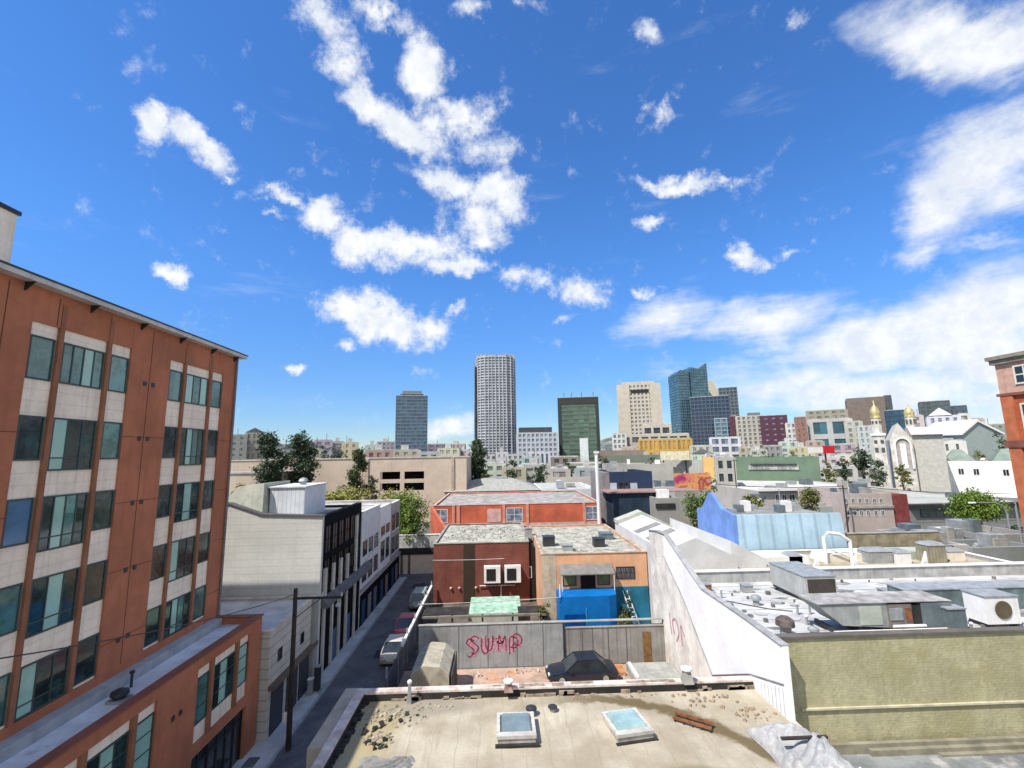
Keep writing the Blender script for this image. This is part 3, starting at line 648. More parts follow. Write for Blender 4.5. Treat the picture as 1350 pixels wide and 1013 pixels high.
for k in range(9): y = 21.7+k*.3; s.box(L-.325, L-.301, y, y+.05, 3.0, 5.4-k*.1)
build(s, 'rib', mat('pale_grey_rib', (.55,.57,.60)), wb)
zd = lambda y: ZW-.08-(y-22)*.07   # the deck falls to the rear
# roof deck with broad laps, 10 cm below the top
s = MB(); s.poly([(L,22.6,zd(22.6)),(46,22.6,zd(22.6)),(46,35.2,zd(35.2)),(L,35.2,zd(35.2))]); build(s, 'roof', white_roof, wb)
s = MB()
for k in range(6): y = 23.6+k*2.0; s.box(L+.1, 45.8, y, y+.07, zd(y)-.02, zd(y)+.02)
build(s, 'membrane_lap', mat('grey_lap', (.42,.42,.41), var=.4), wb)
s = MB(); s.box(L+.05, 46, 34.9, 35.2, 5.8, 7.0); build(s, 'rear_parapet', mat('grey_parapet', (.38,.38,.37), var=.3, streak=.5), wb)
s = MB(); s.box(L+.05, 46.05, 34.82, 35.28, 7.002, 7.08); build(s, 'rear_coping', white_paint, wb)
rg = random.Random(31); s = MB()
for k in range(70):     # sealant patches and repairs
    x, y = rg.uniform(13.6, 38), rg.uniform(22.9, 34.3); a = rg.uniform(0, PI); q = rg.uniform(.15, .9); w_ = rg.uniform(.3, 1)
    s.poly([(x+q*math.cos(a+t_)*(1 if i % 2 else w_)*rg.uniform(.8,1.2), y+q*math.sin(a+t_)*w_, zd(y+q*math.sin(a+t_)*w_)+.012+k*.0004) for i, t_ in enumerate([j*PI/3 for j in range(6)])])
build(s, 'roof_patches', mat('roof_repair_patches', (.34,.33,.31), var=.8, scale=.5), wb)['kind'] = 'stuff'
s = MB()
for k in range(60):
    x, y = rg.uniform(13.4, 36), rg.uniform(23, 34.5); q = rg.uniform(.03, .12); s.box(x-q, x+q, y-q, y+q, zd(y)-.02, zd(y)+rg.uniform(.04,.22))
build(s, 'roof_stubs', mat('roof_stub_metal', (.2,.19,.18), var=.8, scale=1), wb)['kind'] = 'stuff'
# pink graffiti scrawl on the side wall
def scrawl(name, parent, strokes, m, r, plane, pos):
    s = MB()
    for st in strokes:
        pts = []
        for k in range(len(st)-1):     # Catmull-Rom through the stroke's points
            p0, p1, p2, p3 = st[max(0,k-1)], st[k], st[k+1], st[min(len(st)-1,k+2)]
            for q in range(6):
                t_ = q/6; f = lambda i: .5*((2*p1[i]) + (-p0[i]+p2[i])*t_ + (2*p0[i]-5*p1[i]+4*p2[i]-p3[i])*t_*t_ + (-p0[i]+3*p1[i]-3*p2[i]+p3[i])*t_**3)
                pts.append((f(0), f(1)))
        pts.append(st[-1])
        for k in range(len(pts)-1):
            (u0, v0), (u1, v1) = pts[k], pts[k+1]; d = math.hypot(u1-u0, v1-v0) or 1e-4; nx_, nz_ = -(v1-v0)/d*r, (u1-u0)/d*r
            q = [(u0+nx_, v0+nz_), (u1+nx_, v1+nz_), (u1-nx_, v1-nz_), (u0-nx_, v0-nz_)]
            e = pos-.004-.0005*(k % 3)
            s.poly([(a, e, b_) for a, b_ in q] if plane == 'S' else [(e, a, b_) for a, b_ in q])
    return build(s, name, m, parent)
pink = mat('pink_spray_paint', (.50,.24,.30), var=.3, scale=3); dkpink = mat('dark_red_spray_paint', (.16,.02,.05), var=.3, scale=3)
y0_, z0_ = 34.6, 2.4
scrawl('graffiti', wb, [[(y0_,z0_),(y0_-.6,z0_+.8),(y0_-.1,z0_+1.5),(y0_+.6,z0_+1.1),(y0_+.2,z0_+.4)], [(y0_-1.1,z0_+.1),(y0_-1.0,z0_+1.4),(y0_-1.6,z0_+.9)], [(y0_+.9,z0_+.2),(y0_+1.1,z0_+1.6)]], pink, .09, 'W', L-.27)

# --- rooftop equipment on the white roof
def hvac(name, label, x0, x1, y0, y1, h, body, legs=True, group=None, cat='air handler'):
    ZD = zd(y0)
    t = thing(name, label, cat, ((x0+x1)/2, (y0+y1)/2, ZD), group)
    lz = ZD+(.18 if legs else 0)
    if legs:
        s = MB()
        for x in (x0+.1, x1-.2):
            s.box(x, x+.1, y0+.05, y1-.05, ZD-.01, lz-.001)
        build(s, 'skid', dark_metal, t)
    build(MB().box(x0,x1,y0,y1,lz,ZD+h), 'casing', body, t)
    build(MB().box(x0-.04,x1+.04,y0-.04,y1+.04,ZD+h+.001,ZD+h+.06), 'lid', galv, t)
    return t
rib = mat('ribbed_grey_metal', (.42,.43,.41), var=.2, board=(.16,.5), streak=.3, rough=.5)
slate = mat('slate_metal', (.13,.16,.17), var=.3, streak=.3, rough=.5)
greyb = mat('grey_cabinet', (.30,.31,.30), var=.25, streak=.4, rough=.6)
ZD = zd(28.8)
h1 = hvac('ribbed_hood', 'ribbed grey rooftop hood with dark open end near back parapet of white roof', 18.6, 20.6, 28.8, 32.4, 1.5, rib, cat='rooftop hood')
build(MB().box(20.602,20.63,28.9,32.3,ZD+.3,ZD+1.4), 'louvre', tar, h1); build(MB().box(18.8,20.5,28.76,28.798,ZD+.35,ZD+1.35), 'opening', mat('dark_brown_louvre', (.06,.05,.04), lines=(.12,.5)), h1)
# long air handling unit with tapered duct
ZD = zd(22.9)
t = thing('air_handling_unit', 'long grey air handling unit with tapered duct and dark fan sections on white roof', 'air handler', (19, 22.9, ZD))
s = MB(); s.hull([(16.6,23.1,ZD+.35),(18.9,23.1,ZD+.2),(18.9,24.7,ZD+.2),(16.6,24.7,ZD+.35)], [(15.4,23.1,ZD+1.35),(18.9,23.1,ZD+1.35),(18.9,24.7,ZD+1.35),(15.4,24.7,ZD+1.35)]); build(s, 'duct', greyb, t)
build(MB().box(17.5,18.6,23.07,23.099,ZD+.35,ZD+1.2), 'access_panel', mat('pale_green_panel', (.42,.45,.38), var=.2), t)
build(MB().box(18.902,20.1,23.05,24.6,ZD+.2,ZD+1.25), 'fan_section', mat('brown_grey_section', (.20,.17,.16), var=.3), t)
build(MB().box(20.102,20.6,23.1,24.5,ZD+.15,ZD+1.2), 'filter_section', tar, t)
build(MB().box(20.602,22.1,23.05,24.6,ZD+.05,ZD+1.3), 'cooling_section', slate, t)
build(MB().box(15.5,22.15,23.04,24.7,ZD+1.352,ZD+1.38), 'lid', mat('pale_dusty_lid', (.34,.33,.31), var=.4, scale=1.5, stain=(.5,.48,.45)), t)
build(MB().box(18.95,19.6,23.01,23.049,ZD+.55,ZD+1.1), 'louvre', galv, t); build(MB().box(19.75,20.05,23.01,23.049,ZD+.5,ZD+1.1), 'hatch', rust, t)
s = MB()
for x in (16.2, 17.4, 18.6, 19.8, 21.2): s.box(x, x+.12, 23.1, 24.6, ZD-.02, ZD+.2)
build(s, 'skid', dark_metal, t)
s = MB(); s.tube([(16.0,22.9,ZD+.15),(21.6,22.9,ZD+.15)], .05); s.tube([(19.0,22.95,ZD+.3),(20.6,22.95,ZD+.3)], .07); build(s, 'pipe', white_paint, t)
# condenser
ZD = zd(23.2)
t = hvac('condenser_unit', 'white condenser unit with brown round fan at the right edge of the white roof', 24.0, 25.7, 23.2, 24.3, 1.45, white_paint, cat='condenser')
s = MB(); s.v = []; n = 18
for k in range(n): s.v.append((24.85+.42*math.cos(2*PI*k/n), 23.19, ZD+.85+.42*math.sin(2*PI*k/n)))
for k in range(n): s.v.append((24.85+.42*math.cos(2*PI*k/n), 23.15, ZD+.85+.42*math.sin(2*PI*k/n)))
s.f = [tuple(range(n, 2*n))]+[(k, (k+1) % n, n+(k+1) % n, n+k) for k in range(n)]
build(s, 'fan', mat('brown_fan', (.13,.10,.06), var=.3), t)
hvac('slate_cabinet', 'narrow dark slate cabinet standing below the white condenser', 21.6, 22.5, 22.75, 23.3, 1.05, slate, legs=False, cat='cabinet')
hvac('low_slate_monitor', 'long low dark teal roof monitor behind the white condenser', 22.6, 33, 26.2, 27.4, 1.15, mat('dark_teal_metal', (.13,.17,.17), var=.4, scale=1.5, streak=.4), legs=False, cat='roof monitor')
hvac('grey_duct_run', 'flat grey duct box lying behind the long dark teal roof monitor', 23.5, 33, 28.6, 29.3, .55, greyb, cat='duct')
fanvent('dark round exhaust fan with stained hood at the near left corner of white roof', 13.7, 23.0, zd(23), .42, .9, mat('stained_hood', (.12,.10,.09), var=.5, scale=3))
fanvent('small grey mushroom vent beside the stained exhaust fan on white roof', 15.0, 22.9, zd(23), .25, .45, galv)
fanvent('grey mushroom vent halfway along the left edge of white roof', 15.4, 28.6, zd(28.6), .3, .6, galv)
for k, (x, y, h, lb) in enumerate(((16.5,26.4,.55,'short white vent pipe in the bare middle of white roof, left of its twin'), (17.2,26.4,.55,'short white vent pipe in the bare middle of white roof, right of its twin'), (14.2,30.5,.5,'short vent pipe near the left coping far back on white roof'), (15.8,24.6,.4,'stub vent pipe left of the long air handling unit'), (22.9,23.0,.3,'stub vent pipe just right of the long air handling unit'))):
    ZD = zd(y); t = thing('vent_pipe', lb, 'vent pipe', (x, y, ZD)); build(MB().tube([(x,y,ZD-.02),(x,y,ZD+h)], .06, 8), 'pipe', galv, t); build(MB().lathe((x,y,ZD+h), [(.1,0),(.11,.06),(.03,.1)], 8), 'cap', white_paint, t)
for k, (pts, lb) in enumerate((([(21.5,30.2),(24.5,30.0),(27.5,29.9)],'black cable run across the back of white roof'), ([(16.8,22.8),(19.5,22.6),(21.0,22.6)],'black cable lying before the long air handling unit'), ([(22.6,24.4),(23.2,23.2),(23.3,22.6)],'dark conduit curving past the white condenser'), ([(13.4,30.5),(15.6,27.6),(16.6,27.0)],'thin conduit crossing the left part of white roof'))):
    s = MB(); s.tube([(x, y, zd(y)+.04) for x, y in pts], .035, 5); o = build(s, 'conduit', dark_metal, at=(pts[0][0], pts[0][1], zd(pts[0][1]))); tag(o, lb, 'conduit', None)
for k, (x, y, lb) in enumerate(((14.1,32.6,'brown crate by the left coping far back on white roof'),(16.6,31.9,'small dark box left of the ribbed hood'))):
    ZD = zd(y); t = thing('equipment_box', lb, 'equipment box', (x, y, ZD)); build(MB().box(x-.3,x+.3,y-.3,y+.3,ZD-.01,ZD+.45), 'casing', greyb if k else rust, t); build(MB().box(x-.33,x+.33,y-.33,y+.33,ZD+.452,ZD+.5), 'lid', galv, t)
# --- adjoining back roof with skylight ridges and curved ducts
rb = thing('rear_beige_roof_building', 'beige roofed wing with raised strips between white roof and blue metal roof', 'building', (26, 41, 0))
shell(rb, 15.0, 44, 35.35, 46.2, 0, 5.9, concrete, beige_roof, par=.3, cop=white_paint)
for i, (x, w_) in enumerate(((22.5,5.5), (29.5,6.5), (37.0,5.0))):
    s = MB(); s.prism_y([(x,5.61),(x+w_,5.61),(x+w_-.3,6.3),(x+.3,6.3)], 42+i*.4, 44.2+i*.3); build(s, 'roof_monitor', [white_paint, cream, mat('pale_green_panel', (.42,.45,.38))][i], rb)
t = thing('white_pipe_frame', 'white bent pipe frame standing on the beige roofed wing', 'pipe frame', (30.2, 42.2, 5.61))
build(MB().tube([(29.5,42.2,5.6),(29.5,42.2,7.9),(29.9,42.2,8.25),(31.0,42.2,8.1),(31.9,42.2,7.5),(31.9,42.2,5.6)], .16, 8), 'pipe', white_paint, t); build(MB().tube([(30.0,42.2,6.8),(31.7,42.2,6.1)], .07), 'brace', white_paint, t)
for k, (x, y, w_, h, mm, lb) in enumerate(((33.0,41.6,2.2,1.0,greyb,'grey boxy unit right of the white bent pipe frame'), (38.2,41.2,1.6,1.5,mat('khaki_unit',(.28,.26,.18),board=(.3,.5)),'khaki louvred unit on the beige roofed wing near the right edge'), (35.4,41.4,1.3,.9,white_paint,'white cowl between grey and khaki units on the beige wing'), (26.0,42.0,1.2,.7,galv,'galvanised duct elbow on the beige wing left of the pipe frame'), (40.6,41.8,1.5,.8,cream,'cream cowl at the far right of the beige wing'))):
    t = thing('rooftop_unit', lb, 'rooftop unit', (x, y, 5.61))
    build(MB().box(x,x+w_,y,y+1.3,5.59,5.61+h), 'casing', mm, t)
    build(MB().hull([(x-.05,y-.05,5.612+h),(x+w_+.05,y-.05,5.612+h),(x+w_+.05,y+1.35,5.612+h),(x-.05,y+1.35,5.612+h)], [(x+.2,y+.2,5.85+h),(x+w_-.2,y+.2,5.85+h),(x+w_-.2,y+1.1,5.85+h),(x+.2,y+1.1,5.85+h)]), 'hood', galv, t)
for k, (x, y) in enumerate(((23.3,35.6), (26.3,35.6), (31.8,35.6))):
    t = thing('triangular_brace', ['white triangular sign brace on rear parapet near the ribbed hood','white triangular sign brace in the middle of the rear parapet','white triangular sign brace on rear parapet toward the right'][k], 'brace', (x, y, 5.61))
    build(MB().prism_y([(x,5.6),(x+1.1,5.6),(x+1.0,7.9)], y, y+.15), 'gusset', white_paint, t); build(MB().box(x-.2,x+1.3,y-.05,y+.2,5.58,5.72), 'foot', white_paint, t)

# ================================================================ WHITE GABLED SHED ROOFS behind side wall
gm_ = mat('bright_white_roof', (.56,.56,.55), var=.1, scale=.5, stain=(.45,.44,.42), stain_amt=.35)
t = thing('white_gabled_warehouse', 'bright white gabled warehouse roof with two grey skylight strips beside the peach building', 'warehouse', (16, 47, 0))
build(MB().prism_y([(14.1,0),(20.5,0),(20.5,6.7),(17.0,8.4),(14.1,7.4)], 40.5, 57), 'body', gm_, t)
for y in (44.5, 48.5):
    s = MB(); a = Vector((13.3,y,8.05)); s.hull([(14.3,y,7.40),(16.8,y,8.26),(16.8,y+1.4,8.26),(14.3,y+1.4,7.40)], [(14.3,y,7.53),(16.8,y,8.40),(16.8,y+1.4,8.40),(14.3,y+1.4,7.53)]); build(s, 'roof_light', mat('grey_roof_light', (.24,.23,.22)), t)
build(MB().prism_y([(20.51,0),(23.6,0),(23.6,6.3),(20.51,7.9)], 41.5, 56), 'lean_to', gm_, t)
build(MB().prism_y([(14.0,7.4),(17,8.42),(20.6,6.7),(20.6,7.0),(17,8.8),(14.0,7.8)], 55.4, 57.1), 'ridge_end', mat('pale_green_roofing', (.42,.43,.36)), t)

# ================================================================ BLUE METAL SHED
t = thing('blue_metal_shed', 'light blue sheet metal building with a periwinkle gabled side wall', 'building', (29, 50, 0))
peri = mat('periwinkle_paint', (.15,.26,.55), var=.2, scale=.6, streak=.2)
lblue = mat('light_blue_sheet', (.40,.56,.66), var=.15, scale=.4, streak=.15, board=(1.5,.35), rough=.6)
build(MB().prism_x([(47,0),(47,9.3),(49.5,9.7),(51.4,11.0),(52.2,11.1),(54.0,9.3),(55.5,9.0),(55.5,0)], 23.7, 24.1), 'side_wall', peri, t)
build(MB().hull([(24.11,46.9,5.9),(35.2,46.9,5.9),(35.2,47.3,5.9),(24.11,47.3,5.9)], [(24.11,47,9.3),(34.9,47,9.3),(34.9,47.3,9.3),(24.11,47.3,9.3)]), 'front_wall', lblue, t)
build(MB().box(24.11,34.9,47.31,55.5,8.8,9.0), 'roof', grey_roof, t)
build(MB().box(34.6,34.9,47.31,55.5,0,8.79), 'right_wall', lblue, t)
for k in range(7): build(MB().box(25+k*1.35,25.7+k*1.35,50+(k*5)%4,51+(k*5)%4,9.0,9.5+.3*(k%3)), 'roof_unit', [galv, slate, white_paint][k%3], t)
build(MB().box(24.11,46,46.7,46.89,0,5.89), 'plinth', mat('charcoal_wall', (.04,.045,.05)), t)
s = MB(); s.box(35.6,45.5,47.5,47.8,0,7.1); t2 = thing('tan_parapet_wall', 'weathered tan parapet wall right of the light blue shed', 'wall', (45, 47.6, 0)); build(s, 'masonry', mat('weathered_tan', (.30,.26,.17), var=.35, streak=.5, lines=(.2,.2)), t2); build(MB().box(35.6,45.5,47.45,47.85,7.102,7.18), 'coping', concrete, t2)

# ================================================================ GRAFFITI WALL + YARD
YW = 37.1
t = thing('graffiti_wall', 'long grey concrete yard wall with pink and dark red spray lettering', 'wall', (3, YW, 0)); gw = t
cw = mat('streaked_grey_concrete', (.30,.31,.31), var=.2, scale=.6, streak=.45, stain=(.16,.15,.13), stain_amt=.5)
build(MB().box(-6.2,4.75,YW,YW+.25,0,3.0), 'panel', cw, t)
build(MB().box(4.9,13.0-.45,YW+.03,YW+.25,0,2.6), 'panel', mat('brownish_grey_concrete', (.27,.26,.24), var=.25, scale=.7, streak=.6), t)
build(MB().box(4.751,4.899,YW-.05,YW+.25,0,3.05), 'post', dark_metal, t)
build(MB().box(-6.25,12.6,YW-.04,YW+.3,3.05,3.1).box(4.9,12.6,YW-.02,YW+.28,2.602,2.68), 'coping', concrete, t)
build(MB().box(10.9,11.5,YW-.01,YW+.029,.05,2.2), 'rusty_door', mat('rusty_brown_door', (.20,.11,.04), var=.4, scale=3), t)
s = MB()
for x in (-3.2,-1.0,1.2,3.2): s.box(x, x+.05, YW-.012, YW-.001, .05, 2.98)
for x in (6.2,7.0,8.2,9.6): s.box(x, x+.06, YW+.015, YW+.029, .1, 2.58)
build(s, 'joint', mat('dark_joint_grey', (.10,.10,.10)), t)
# lettering: rounded throw-up letters S U M P, outline dark red over pink fill
bx_, bz, lw, lh = -2.5, 1.05, .76, 1.12
def gl(x, pts): return [(bx_+x+u*lw, bz+v*lh) for u, v in pts]
S_ = gl(0, [(.9,.85),(.4,1.0),(.08,.75),(.5,.5),(.85,.25),(.5,-.12),(.2,-.05)])
U_ = gl(1.15, [(.1,1.0),(.08,.3),(.4,.05),(.72,.3),(.78,1.0)])
M_ = gl(2.15, [(.05,.05),(.12,.98),(.42,.45),(.72,.98),(.82,.02)])
P_ = gl(3.2, [(.15,-.05),(.18,.98),(.75,.98),(1.0,.65),(.7,.35),(.2,.4)])
scrawl('overspray', t, [S_, U_, M_, P_], mat('pinkish_overspray', (.36,.28,.30), var=.5, scale=5), .27, 'S', YW-.001)
scrawl('lettering_fill', t, [S_, U_, M_, P_], pink, .17, 'S', YW-.004)
off = lambda st, d: [(u+d, v+d*.6) for u, v in st]
scrawl('lettering_outline', t, [off(S_,.16), off(S_,-.17), off(U_,.15), off(U_,-.15), off(M_,.13), off(P_,.15), off(P_,-.14)], dkpink, .035, 'S', YW-.012)
# street fence of the lot
t = thing('lot_fence', 'tall narrow fence along the alley beside the parked cars', 'fence', (-7.3, 36, 0))
for k, y in enumerate([25.2+i*3.3 for i in range(9)]): build(MB().box(-7.38,-7.26,y-.06,y+.06,0,2.5), 'post', galv, t)
build(MB().box(-7.34,-7.30,25.2,51.6,.12,1.9), 'mesh_panel', mat('grey_fence_mesh', (.13,.13,.14), var=.3, board=(.25,.6)), t)
build(MB().box(-7.42,-7.22,36.5,51.6,1.9,2.1), 'top_rail', white_paint, t)
# tent-shaped canvas shed
t = thing('canvas_shed', 'small beige canvas covered shed in the left corner of the yard', 'shed', (-4.7, 33, 0))
cv = mat('beige_canvas', (.42,.38,.29), var=.25, scale=1.5, stain=(.2,.18,.12), stain_scale=1.2, bump=.3)
build(MB().prism_y([(-6.2,0),(-3.2,0),(-3.3,2.2),(-3.9,2.65),(-4.9,2.75),(-5.7,2.3)], 31.2, 35.0), 'canvas', cv, t)
build(MB().box(-3.19,-3.12,31.3,35.0,0,2.1), 'side_flap', mat('dark_flap', (.07,.07,.06)), t)
build(MB().box(-6.2,-3.2,31.15,31.19,0,.15), 'base_rail', white_paint, t)
# concrete slabs
t = thing('concrete_slab_stack', 'low flat grey concrete platform by the white wall, right of the dark car', 'platform', (11, 34.5, 0))
build(MB().box(9.2,12.4,33.6,36.0,.0,.5), 'slab', mat('mottled_slab', (.33,.33,.30), var=.3, stain=(.2,.22,.15)), t); build(MB().box(9.3,9.5,33.7,35.9,.502,.62), 'edge', white_paint, t)
t = thing('board_stack', 'brown plywood sheets lying beside the dark car', 'plywood', (8.6, 36, 0))
build(MB().box(7.9,9.0,35.2,36.6,.02,.2), 'sheet', mat('orange_plywood', (.40,.19,.09), var=.3, scale=1.5), t)
rubble('yard_rubble', 'loose rubble and scraps over the pinkish yard', [(-1,35.8,2.6,.6),(2,36.3,1.6,.4),(0,34,3,.8),(8.5,35.5,.8,.8)], 90, .05,.2, mat('pinkish_rubble', (.5,.38,.32), var=.5, scale=3), .01)

# ================================================================ CARS
def tyre_mb(x, y, r, w):
    s = MB(); n = 18; i = 0
    for r_, xx in ((r*.93,-w/2),(r,-w/2+.03),(r,w/2-.03),(r*.93,w/2)):
        for k in range(n): s.v.append((x+xx, y+r_*math.cos(2*PI*k/n), r+r_*math.sin(2*PI*k/n)))
    for q in range(3):
        for k in range(n): s.f.append((q*n+k, q*n+(k+1) % n, (q+1)*n+(k+1) % n, (q+1)*n+k))
    s.f.append(tuple(range(n))); s.f.append(tuple(range(3*n, 4*n))); return s
def make_car(name, label, body_m, kind='sedan', group=None):
    """4.6 m car standing on z=0, nose toward +Y"""
    t = thing(name, label, 'car', (0,0,0), group)
    Lc, W = (4.6, 1.8); sx = {'sedan':0,'suv':1}[kind]
    hb = .88 if sx else .78; ht = 1.62 if sx else 1.42
    # body: cross sections along y : (y, half width, z bottom, z shoulder, z crown)
    secs = [(-2.3,.70,.38,.62,.66),(-2.22,.80,.25,hb-.05,hb-.02),(-1.9,.87,.2,hb,hb+.05),(-1.0,.9,.18,hb+.02,hb+.06),(.2,.9,.18,hb,hb+.05),(1.2,.89,.18,hb-.04,hb+.02),(1.9,.84,.2,hb-.12,hb-.05),(2.2,.74,.26,hb-.24,hb-.16),(2.3,.62,.36,hb-.34,hb-.28)]
    s = MB(); n = 10
    for (y, w_, zb, zs, zc) in secs:
        ring = [(-w_*.85,zb),(-w_,zb+.15),(-w_,zs-.12),(-w_*.95,zs),(-w_*.5,zc),(w_*.5,zc),(w_*.95,zs),(w_,zs-.12),(w_,zb+.15),(w_*.85,zb)]
        for (x, z) in ring: s.v.append((x, y, z))
    for k in range(len(secs)-1):
        for j in range(n): s.f.append((k*n+j, k*n+(j+1) % n, (k+1)*n+(j+1) % n, (k+1)*n+j))
    s.f.append(tuple(reversed(range(n)))); s.f.append(tuple(range((len(secs)-1)*n, len(secs)*n)))
    bo = build(s, 'body', body_m, t, smooth=True)
    md = bo.modifiers.new('edge', 'EDGE_SPLIT'); md.split_angle = math.radians(38)
    ya, yb, yc, yd = (-2.1,-1.75,.45,1.15) if sx else (-1.75,-1.05,.35,1.15)
    zl = hb+.02
    s = MB(); s.hull([(-.82,ya,zl),(.82,ya,zl),(.8,yd,zl-.02),(-.8,yd,zl-.02)], [(-.66,yb,ht-.03),(.66,yb,ht-.03),(.64,yc,ht-.03),(-.64,yc,ht-.03)]); build(s, 'glazing', black_glass, t)
    s = MB(); s.hull([(-.68,yb-.03,ht-.028),(.68,yb-.03,ht-.028),(.66,yc+.03,ht-.028),(-.66,yc+.03,ht-.028)], [(-.6,yb+.08,ht+.04),(.6,yb+.08,ht+.04),(.58,yc-.08,ht+.04),(-.58,yc-.08,ht+.04)])
    for sg in (-1, 1):
        for (y0, y1) in ((ya,yb),(yd,yc)): s.tube([(sg*.81,y0,zl),(sg*.66,y1,ht-.02)], .035, 5)
        ym = (ya+yd)/2; s.tube([(sg*.815,ym,zl),(sg*.655,(yb+yc)/2,ht-.02)], .03, 5)
    build(s, 'roof', body_m, t)
    for sg in (-1, 1):
        for y in (-1.42, 1.42):
            ty = build(tyre_mb(sg*.82, y, .33, .22), 'wheel', mat('tyre_rubber', (.02,.02,.02), rough=.8), t)
            s = tyre_mb(sg*.835, y, .2, .22)
            for q in range(len(s.v)): s.v[q] = (s.v[q][0], s.v[q][1], s.v[q][2]+.13)
            build(s, 'rim', galv, ty)
        build(MB().box(sg*.5-.14,sg*.5+.14,2.15,2.26,hb-.27,hb-.15), 'headlight', mat('headlight_lens', (.6,.6,.6), rough=.1), t)
        build(MB().box(sg*.62-.13,sg*.62+.13,-2.26,-2.17,hb-.2,hb-.05), 'tail_light', mat('tail_lens', (.35,.01,.01), rough=.2), t)
        build(MB().box(sg*.9,sg*1.03,.75,.9,hb,hb+.13), 'mirror', body_m, t)
    build(MB().box(-.26,.26,-2.32,-2.295,.45,.58), 'licence_plate', white_paint, t)
    return t
def carpaint(name, col): return mat(name, col, rough=.25, var=.05, spec=.6, fine=.03)
red_c = carpaint('pale_red_car_paint', (.42,.07,.09)); grn_c = carpaint('grey_green_car_paint', (.28,.34,.33)); crm_c = carpaint('beige_car_paint', (.50,.46,.40)); blk_c = carpaint('black_blue_car_paint', (.01,.014,.026))
c0 = make_car('parked_car', 'faded red car parked between a beige and a grey green car in the alley', red_c, 'sedan', 'cars parked in the alley'); c0.location = (-8.55, 45.0, 0)
c1 = make_car('parked_car', 'beige car parked in the alley nearest to the tall fence end', crm_c, 'sedan', 'cars parked in the alley'); c1.location = (-8.45, 39.9, 0)
c2 = make_car('parked_car', 'grey green car parked in the alley beside the brown clad building', grn_c, 'suv', 'cars parked in the alley'); c2.location = (-8.6, 52.4, 0)
c3 = make_car('parked_car', 'blue-black car parked in the pinkish yard before the graffiti wall', blk_c, 'sedan'); c3.location = (5.7, 35.0, 0); c3.rotation_euler.z = math.radians(92); c3.scale = (1.08,)*3
lotc = [make_car('parked_car', 'x', p, 'suv') for p in (blk_c, carpaint('navy_car_paint', (.03,.05,.09)), white_paint)]
spots = [(62,66,8),(66.5,66.4,12),(70.5,67.2,5),(75,68,10),(72,74,96),(80,75.5,92),(65.5,74,88),(84,70,14)]
lbls = ['black car leftmost in the distant parking lot','navy car second from the left in the distant parking lot','white car in the front row of the distant parking lot','black car at the right of the front row of the distant parking lot','navy car side-on in the back row of the distant parking lot','white car side-on at the right of the back row of the parking lot','black car side-on at the left of the back row of the parking lot','navy car at the far right end of the distant parking lot']
for k, (x, y, a) in enumerate(spots):
    c = lotc[k % 3] if k in (0,1,2) else copy_tree(lotc[[0,1,2,0,1,2,0,1][k]])
    c['label'] = lbls[k]; c['group'] = 'cars in the distant parking lot'; c.location = (x, y, .01); c.rotation_euler.z = math.radians(a)

# ================================================================ BROWN SIDING HOUSE
bh = thing('brown_siding_building', 'two storey red-brown clad building with two wall mounted condensers', 'building', (-2, 60, 0)); YB = 52.1
sid = mat('red_brown_siding', (.185,.06,.042), var=.25, scale=.8, lines=(.22,.55), streak=.25)
shell(bh, -7.2, 3.2, YB, 66, 0, 6.2, sid, mossy_roof, par=.12, cop=mat('mottled_curb', (.3,.29,.24), var=.4), th=.2)
build(MB().box(-3.95,-2.75,YB-.05,YB-.002,.1,6.15), 'recess_panel', mat('dark_brown_boards', (.045,.030,.018), board=(.2,.4)), bh)
build(MB().box(2.7,3.9,YB+.2,YB+6,0,5.6), 'side_bay', mat('near_black_bay', (.02,.015,.015), var=.3), bh)
window(bh, 'S', YB+.2, 2.85, 3.5, 2.4, 3.6, black_glass, frame_white)
s = MB(); s.tube([(-2.2,YB-.15,1.8),(1.6,YB-.15,1.8)], .05); s.tube([(.1,YB-.15,1.8),(.1,YB-.15,.4)], .05); build(s, 'pipe', white_paint, bh)
for x in (-5.3, -4.4, -2.6): build(MB().lathe((x,YB-.12,1.55), [(.12,0),(.14,.15),(.02,.2)], 8), 'wall_lamp', mat('pinkish_lamp', (.6,.4,.35)), bh)
for k, x in enumerate((-1.7, .5)):
    t = thing('condenser_unit', ['white wall mounted condenser, left one of the pair on brown siding','white wall mounted condenser, right one of the pair on brown siding'][k], 'condenser', (x+.8, YB-.4, 2.2), 'condensers on the brown wall')
    build(MB().box(x,x+1.75,YB-.75,YB-.1,2.2,3.9), 'casing', white_paint, t); build(MB().box(x+.25,x+1.25,YB-.79,YB-.752,2.45,3.65), 'fan_grille', mat('black_grille', (.02,.02,.02), board=(.12,.6)), t)
    build(MB().box(x+.05,x+.15,YB-.7,YB-.1,2.05,2.198).box(x+1.6,x+1.7,YB-.7,YB-.1,2.05,2.198), 'bracket', dark_metal, t)
rubble('roof_clutter', 'mottled clutter and scraps spread over the flat roof of the brown building', [(-4,57,2.6,3),(0,59,2.5,4),(-3,62,3,2.5)], 150, .08,.3, mat('mottled_clutter', (.38,.38,.33), var=.6, scale=1.5), 6.09)
